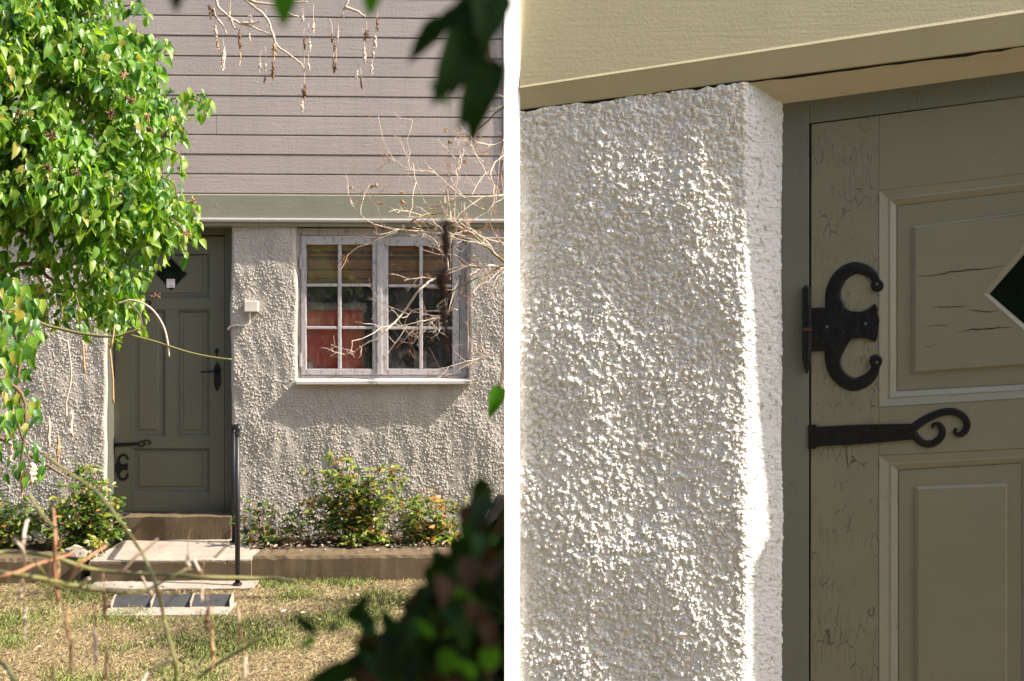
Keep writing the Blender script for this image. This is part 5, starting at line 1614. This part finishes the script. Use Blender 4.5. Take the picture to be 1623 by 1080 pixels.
# dead leaves on the bed and kerb
n = 900
uu_ = rng.uniform(H(400, 870, .2)[0], H(860, 870, .2)[0], n); ww_ = rng.uniform(.03, w_bed - .02, n)
Cd = np.array([tuple(HF.world(a, z_bed + .008 + .012 * random.random(), b)) for a, b in zip(uu_, ww_)])
keep = (ww_ < w_bb + .01) | (rng.random(n) < .05)
Cd = Cd[keep]
nl_ = 170
yy = 4.7 + rng.random(nl_) * 2.4; xx = (rng.uniform(0, 790, nl_) - CX) / FPX * yy
Cd = np.concatenate([Cd, np.stack([xx, yy, rng.uniform(.01, .03, nl_)], 1)]); n = len(Cd)
lm = [plain('dead_leaf_tan', (0.42, 0.30, 0.20), .8), plain('dead_leaf_brown', (0.20, 0.12, 0.08), .8), plain('dead_leaf_pale', (.40, .33, .27), .8)]
me = foliage_mesh('leaf_litter', Cd, rng.normal(0, 1, (n, 3)) * np.array([1, 1, .25]), np.stack([rng.normal(0, .4, n), rng.normal(0, .4, n), np.ones(n)], 1), rng.uniform(.015, .045, n), rng.integers(0, 3, n), lm, OVAL, OVAL_F)
o = bpy.data.objects.new('leaf_litter', me); COL.objects.link(o); tag(o, 'dry fallen leaves lying under the shrubs and scattered on the lawn', kind='stuff')

# --- trees across the garden, behind the camera, and unseen leaf masses added for shade
def mass(name, label, blobs, n, size, mats, fill=1.0):
    Cs = []
    w_ = np.array([b[3] * b[4] * b[5] for b in blobs]); w_ = w_ / w_.sum()
    for b, k in zip(blobs, (w_ * n).astype(int)):
        d = rng.normal(0, 1, (k, 3)); d /= np.linalg.norm(d, axis=1)[:, None]
        rr = rng.random((k, 1)) ** .4
        Cs.append(np.array(b[:3]) + d * rr * np.array(b[3:]))
    Cm = np.concatenate(Cs); Cm = Cm[Cm[:, 2] > .02]; k = len(Cm)
    me = foliage_mesh(name, Cm, rng.normal(0, 1, (k, 3)) - np.array([0, 0, .6]), rng.normal(0, 1, (k, 3)) + np.array([0, 0, .5]), size * rng.uniform(.6, 1.3, k), rng.integers(0, len(mats), k), mats)
    o = bpy.data.objects.new(name, me); COL.objects.link(o); tag(o, label, kind='stuff')
bl_ = []
for i in range(13):
    x = -15 + i * 1.9 + random.uniform(-.4, .4); h = random.uniform(6.5, 10)
    bl_.append((x, random.uniform(-6.5, -4.5), h * .52, 1.7, 1.4, h * .5))
mass('tree_belt', 'dark belt of garden trees facing the house, mirrored in the window panes', bl_, 26000, .42, [LEAF[2], SHRUB[2], DARKIVY[1]])
mass('hedge', 'tall green hedge beyond the far end of the house', [(4 + 2.2 * i, 15 + .4 * i, 2.2 + .3 * (i % 3), 1.6, 1.2, 2.4) for i in range(7)], 6000, .3, [SHRUB[0], SHRUB[2]])
mass('shade_leaves', 'unseen leaf mass added beside the viewpoint to shade the nearest sprigs', [(1.25, .22, 2.75, .45, .36, .6), (1.9, .15, 3.3, .5, .36, .5)], 900, .12, [SHRUB[0], SHRUB[2]])  # no tree here, only leaves added out of view to cast shade
mass('shade_bushes', 'unseen bushes added behind the near wall to dapple the lawn with shade', [(.8, 5.15, .7, .35, .30, .75), (1.3, 5.05, 1.0, .4, .33, 1.0), (2.0, 5.0, 1.4, .5, .35, 1.3), (2.8, 4.95, 1.9, .5, .35, 1.2)], 1700, .12, [SHRUB[0], SHRUB[2]])  # hidden from view, added for their shadow on the lawn

# --- ivy clad stump at the lower right, beside the near wall's end
st_base = Vector((-.06, 2.62, 0))
stump = empty('ivy_stump', st_base, 0, 'dark leaning trunk thick with shaded ivy in the lower right of the garden view', 'tree trunk')
s = MB()
tp = smooth_path([Vector((-.16, .02, 0))] + [at(x, y, 2.66) - st_base for x, y in ((735, 1300), (748, 1080), (775, 930), (794, 840), (803, 785))], 4)
s.tube(tp, [.15 - .0064 * i for i in range(len(tp))], 12)
s.build('trunk', M['bark'], stump, smooth=True)
STP = [(800, 760), (775, 768), (755, 800), (735, 845), (708, 880), (680, 925), (650, 960), (630, 1000), (600, 1010), (570, 1040), (545, 1110), (820, 1110), (830, 760)]
nb = 1500
px = rng.uniform(540, 830, nb); py = rng.uniform(760, 1110, nb); k = inside(STP, px - 34, py - 30); px, py = px[k], py[k]
dd = rng.uniform(2.34, 2.56, len(px)); C3 = to_world(px, py, dd); n = len(C3)
T3 = np.stack([rng.normal(-.2, .5, n), rng.normal(-.3, .3, n), -np.ones(n) * .8], 1)
N3 = np.stack([rng.normal(-.2, .5, n), rng.normal(-.9, .3, n), rng.normal(.35, .4, n)], 1)
S3 = rng.uniform(.045, .085, n); m3 = rng.choice([0, 0, 0, 1, 1, 2], n)
o3 = np.argsort(dd - S3)
C3, T3, N3, S3, m3 = C3[o3], T3[o3], N3[o3], S3[o3], m3[o3]
pdk = leaf_protos(DARKIVY)
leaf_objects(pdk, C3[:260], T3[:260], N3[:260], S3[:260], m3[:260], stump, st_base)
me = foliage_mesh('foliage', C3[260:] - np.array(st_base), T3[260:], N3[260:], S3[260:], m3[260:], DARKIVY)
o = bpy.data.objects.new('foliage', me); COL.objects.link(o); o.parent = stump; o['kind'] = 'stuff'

# --- blurred dark leaves close to the lens, lower right
fl_base = at(620, 1100, .34)
flv = empty('leafy_shoot', fl_base, 0, 'blurred dark leafy shoot low in front beside the ivy trunk', 'leafy shoot')
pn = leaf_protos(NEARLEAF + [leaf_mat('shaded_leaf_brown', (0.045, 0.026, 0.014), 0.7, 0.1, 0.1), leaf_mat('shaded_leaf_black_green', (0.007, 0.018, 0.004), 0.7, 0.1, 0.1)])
def near_leaf(parent, base, px0, py0, px1, py1, d, mat_i, roll=0.0, width=1.0):
    a = at(px0, py0, d); b = at(px1, py1, d + random.uniform(-.01, .01))
    t = (b - a); L = t.length; t.normalize()
    view = Vector((0, -1, 0)); 
    n_ = (view + Vector((math.sin(roll), 0, math.cos(roll) * .3)) * .5)
    n_ = (n_ - t * n_.dot(t)).normalized(); bb_ = t.cross(n_)
    o = bpy.data.objects.new('leaf', pn[mat_i]); COL.objects.link(o); o.parent = parent
    mt = Matrix(((bb_.x, t.x, n_.x, 0), (bb_.y, t.y, n_.y, 0), (bb_.z, t.z, n_.z, 0), (0, 0, 0, 1)))
    o.matrix_basis = Matrix.Translation(a - base) @ mt @ Matrix.Diagonal((L * width, L, L, 1))
for q in ((500, 1000, 462, 975, 0, .8), (520, 1000, 540, 985, 0, .8), (555, 985, 585, 940, 0, 1.0), (575, 1010, 600, 975, 1, .9), (500, 1010, 470, 1030, 1, .8), (590, 1000, 560, 950, 0, .8),
          (630, 1010, 600, 960, 0, .9), (640, 1040, 560, 1020, 0, .9), (600, 1040, 530, 1060, 0, .9), (690, 1020, 650, 960, 0, .9), (640, 1070, 560, 1075, 0, 1), (700, 1060, 640, 1000, 0, 1), (560, 1060, 480, 1085, 0, .9),
          (720, 990, 690, 920, 0, 1), (740, 960, 715, 890, 0, 1), (755, 900, 735, 840, 0, 1), (765, 860, 762, 790, 0, .8)):
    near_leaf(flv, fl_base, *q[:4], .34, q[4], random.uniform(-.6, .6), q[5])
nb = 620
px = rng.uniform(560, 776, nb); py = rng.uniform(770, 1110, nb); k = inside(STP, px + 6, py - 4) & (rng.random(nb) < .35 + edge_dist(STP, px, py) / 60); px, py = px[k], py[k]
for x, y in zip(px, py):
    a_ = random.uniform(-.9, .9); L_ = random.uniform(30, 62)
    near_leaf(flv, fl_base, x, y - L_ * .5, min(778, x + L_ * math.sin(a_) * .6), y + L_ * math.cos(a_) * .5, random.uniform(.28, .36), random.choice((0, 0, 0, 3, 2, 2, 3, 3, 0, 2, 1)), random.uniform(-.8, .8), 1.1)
s = MB()
px_tube(s, [(640, 1160, .34), (625, 1080, .34), (570, 1015, .34), (520, 1000, .34), (490, 1003, .34)], (.0006, .0004), fl_base, 5); px_tube(s, [(700, 1160, .34), (712, 1050, .34), (735, 960, .34), (757, 880, .34)], (.0006, .0003), fl_base, 5)
s.build('stem', M['bark'], flv, smooth=True)

# --- blurred leaves hanging into the top of the frame
tl_base = at(760, -60, .30)
tl = empty('leafy_branch', tl_base, 0, 'blurred dark green leaves hanging close to the lens at the top beside the white divider', 'leafy branch')
for q in ((788, 15, 668, 45, 0, .85), (705, 30, 643, 100, 0, .75), (785, -12, 700, 40, 0, 1.0), (780, -20, 770, 75, 0, 1.1), (755, 50, 688, 160, 0, .95), (762, 62, 712, 150, 0, .8), (690, 130, 708, 165, 1, .8), (784, 92, 738, 232, 0, .85), (778, 105, 725, 200, 0, .8),
          (765, 20, 780, 70, 0, 1.3), (786, 110, 782, 140, 1, .9)):
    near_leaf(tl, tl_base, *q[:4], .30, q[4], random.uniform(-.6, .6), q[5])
s = MB(); px_tube(s, [(790, -80, .30), (784, 0, .30), (775, 40, .30), (780, 100, .30)], (.0010, .0006), tl_base, 5); s.build('stem', M['bark'], tl)
for i, (x0, y0, x1, y1, lab) in enumerate(((455, -40, 447, 42, 'blurred green leaf tip hanging at the top edge above the seed branch'), (592, -30, 585, 30, 'blurred green leaf tip hanging at the top edge right of the seed tassels'), (283, -30, 277, 20, 'small dark blurred leaf tip at the top edge beside the ivy'))):
    bb0 = at(x0, y0, .30)
    e = empty('hanging_leaf', bb0, 0, lab, 'leaf', 'blurred leaf tips along the top edge')
    near_leaf(e, bb0, x0, y0, x1, y1, .30, 1 if i < 2 else 0, .2, 1.1)
    s = MB(); px_tube(s, [(x0, y0, .30), (x0 + 8, y0 - 60, .30), (x0 + 30, y0 - 120, .30)], .0005, bb0, 4); s.build('stem', M['bark'], e)
bb0 = at(800, 560, .9)
e = empty('hanging_leaf', at(795, 600, .9), 0, 'bright green blurred leaf at the edge of the white divider level with the window sill', 'leaf')
near_leaf(e, at(795, 600, .9), 792, 612, 776, 664, .9, 1, 0.3, .9)
s = MB(); px_tube(s, [(792, 614, .9), (797, 590, .9), (796, 560, .9)], .001, at(795, 600, .9), 4); s.build('stem', M['bark'], e)
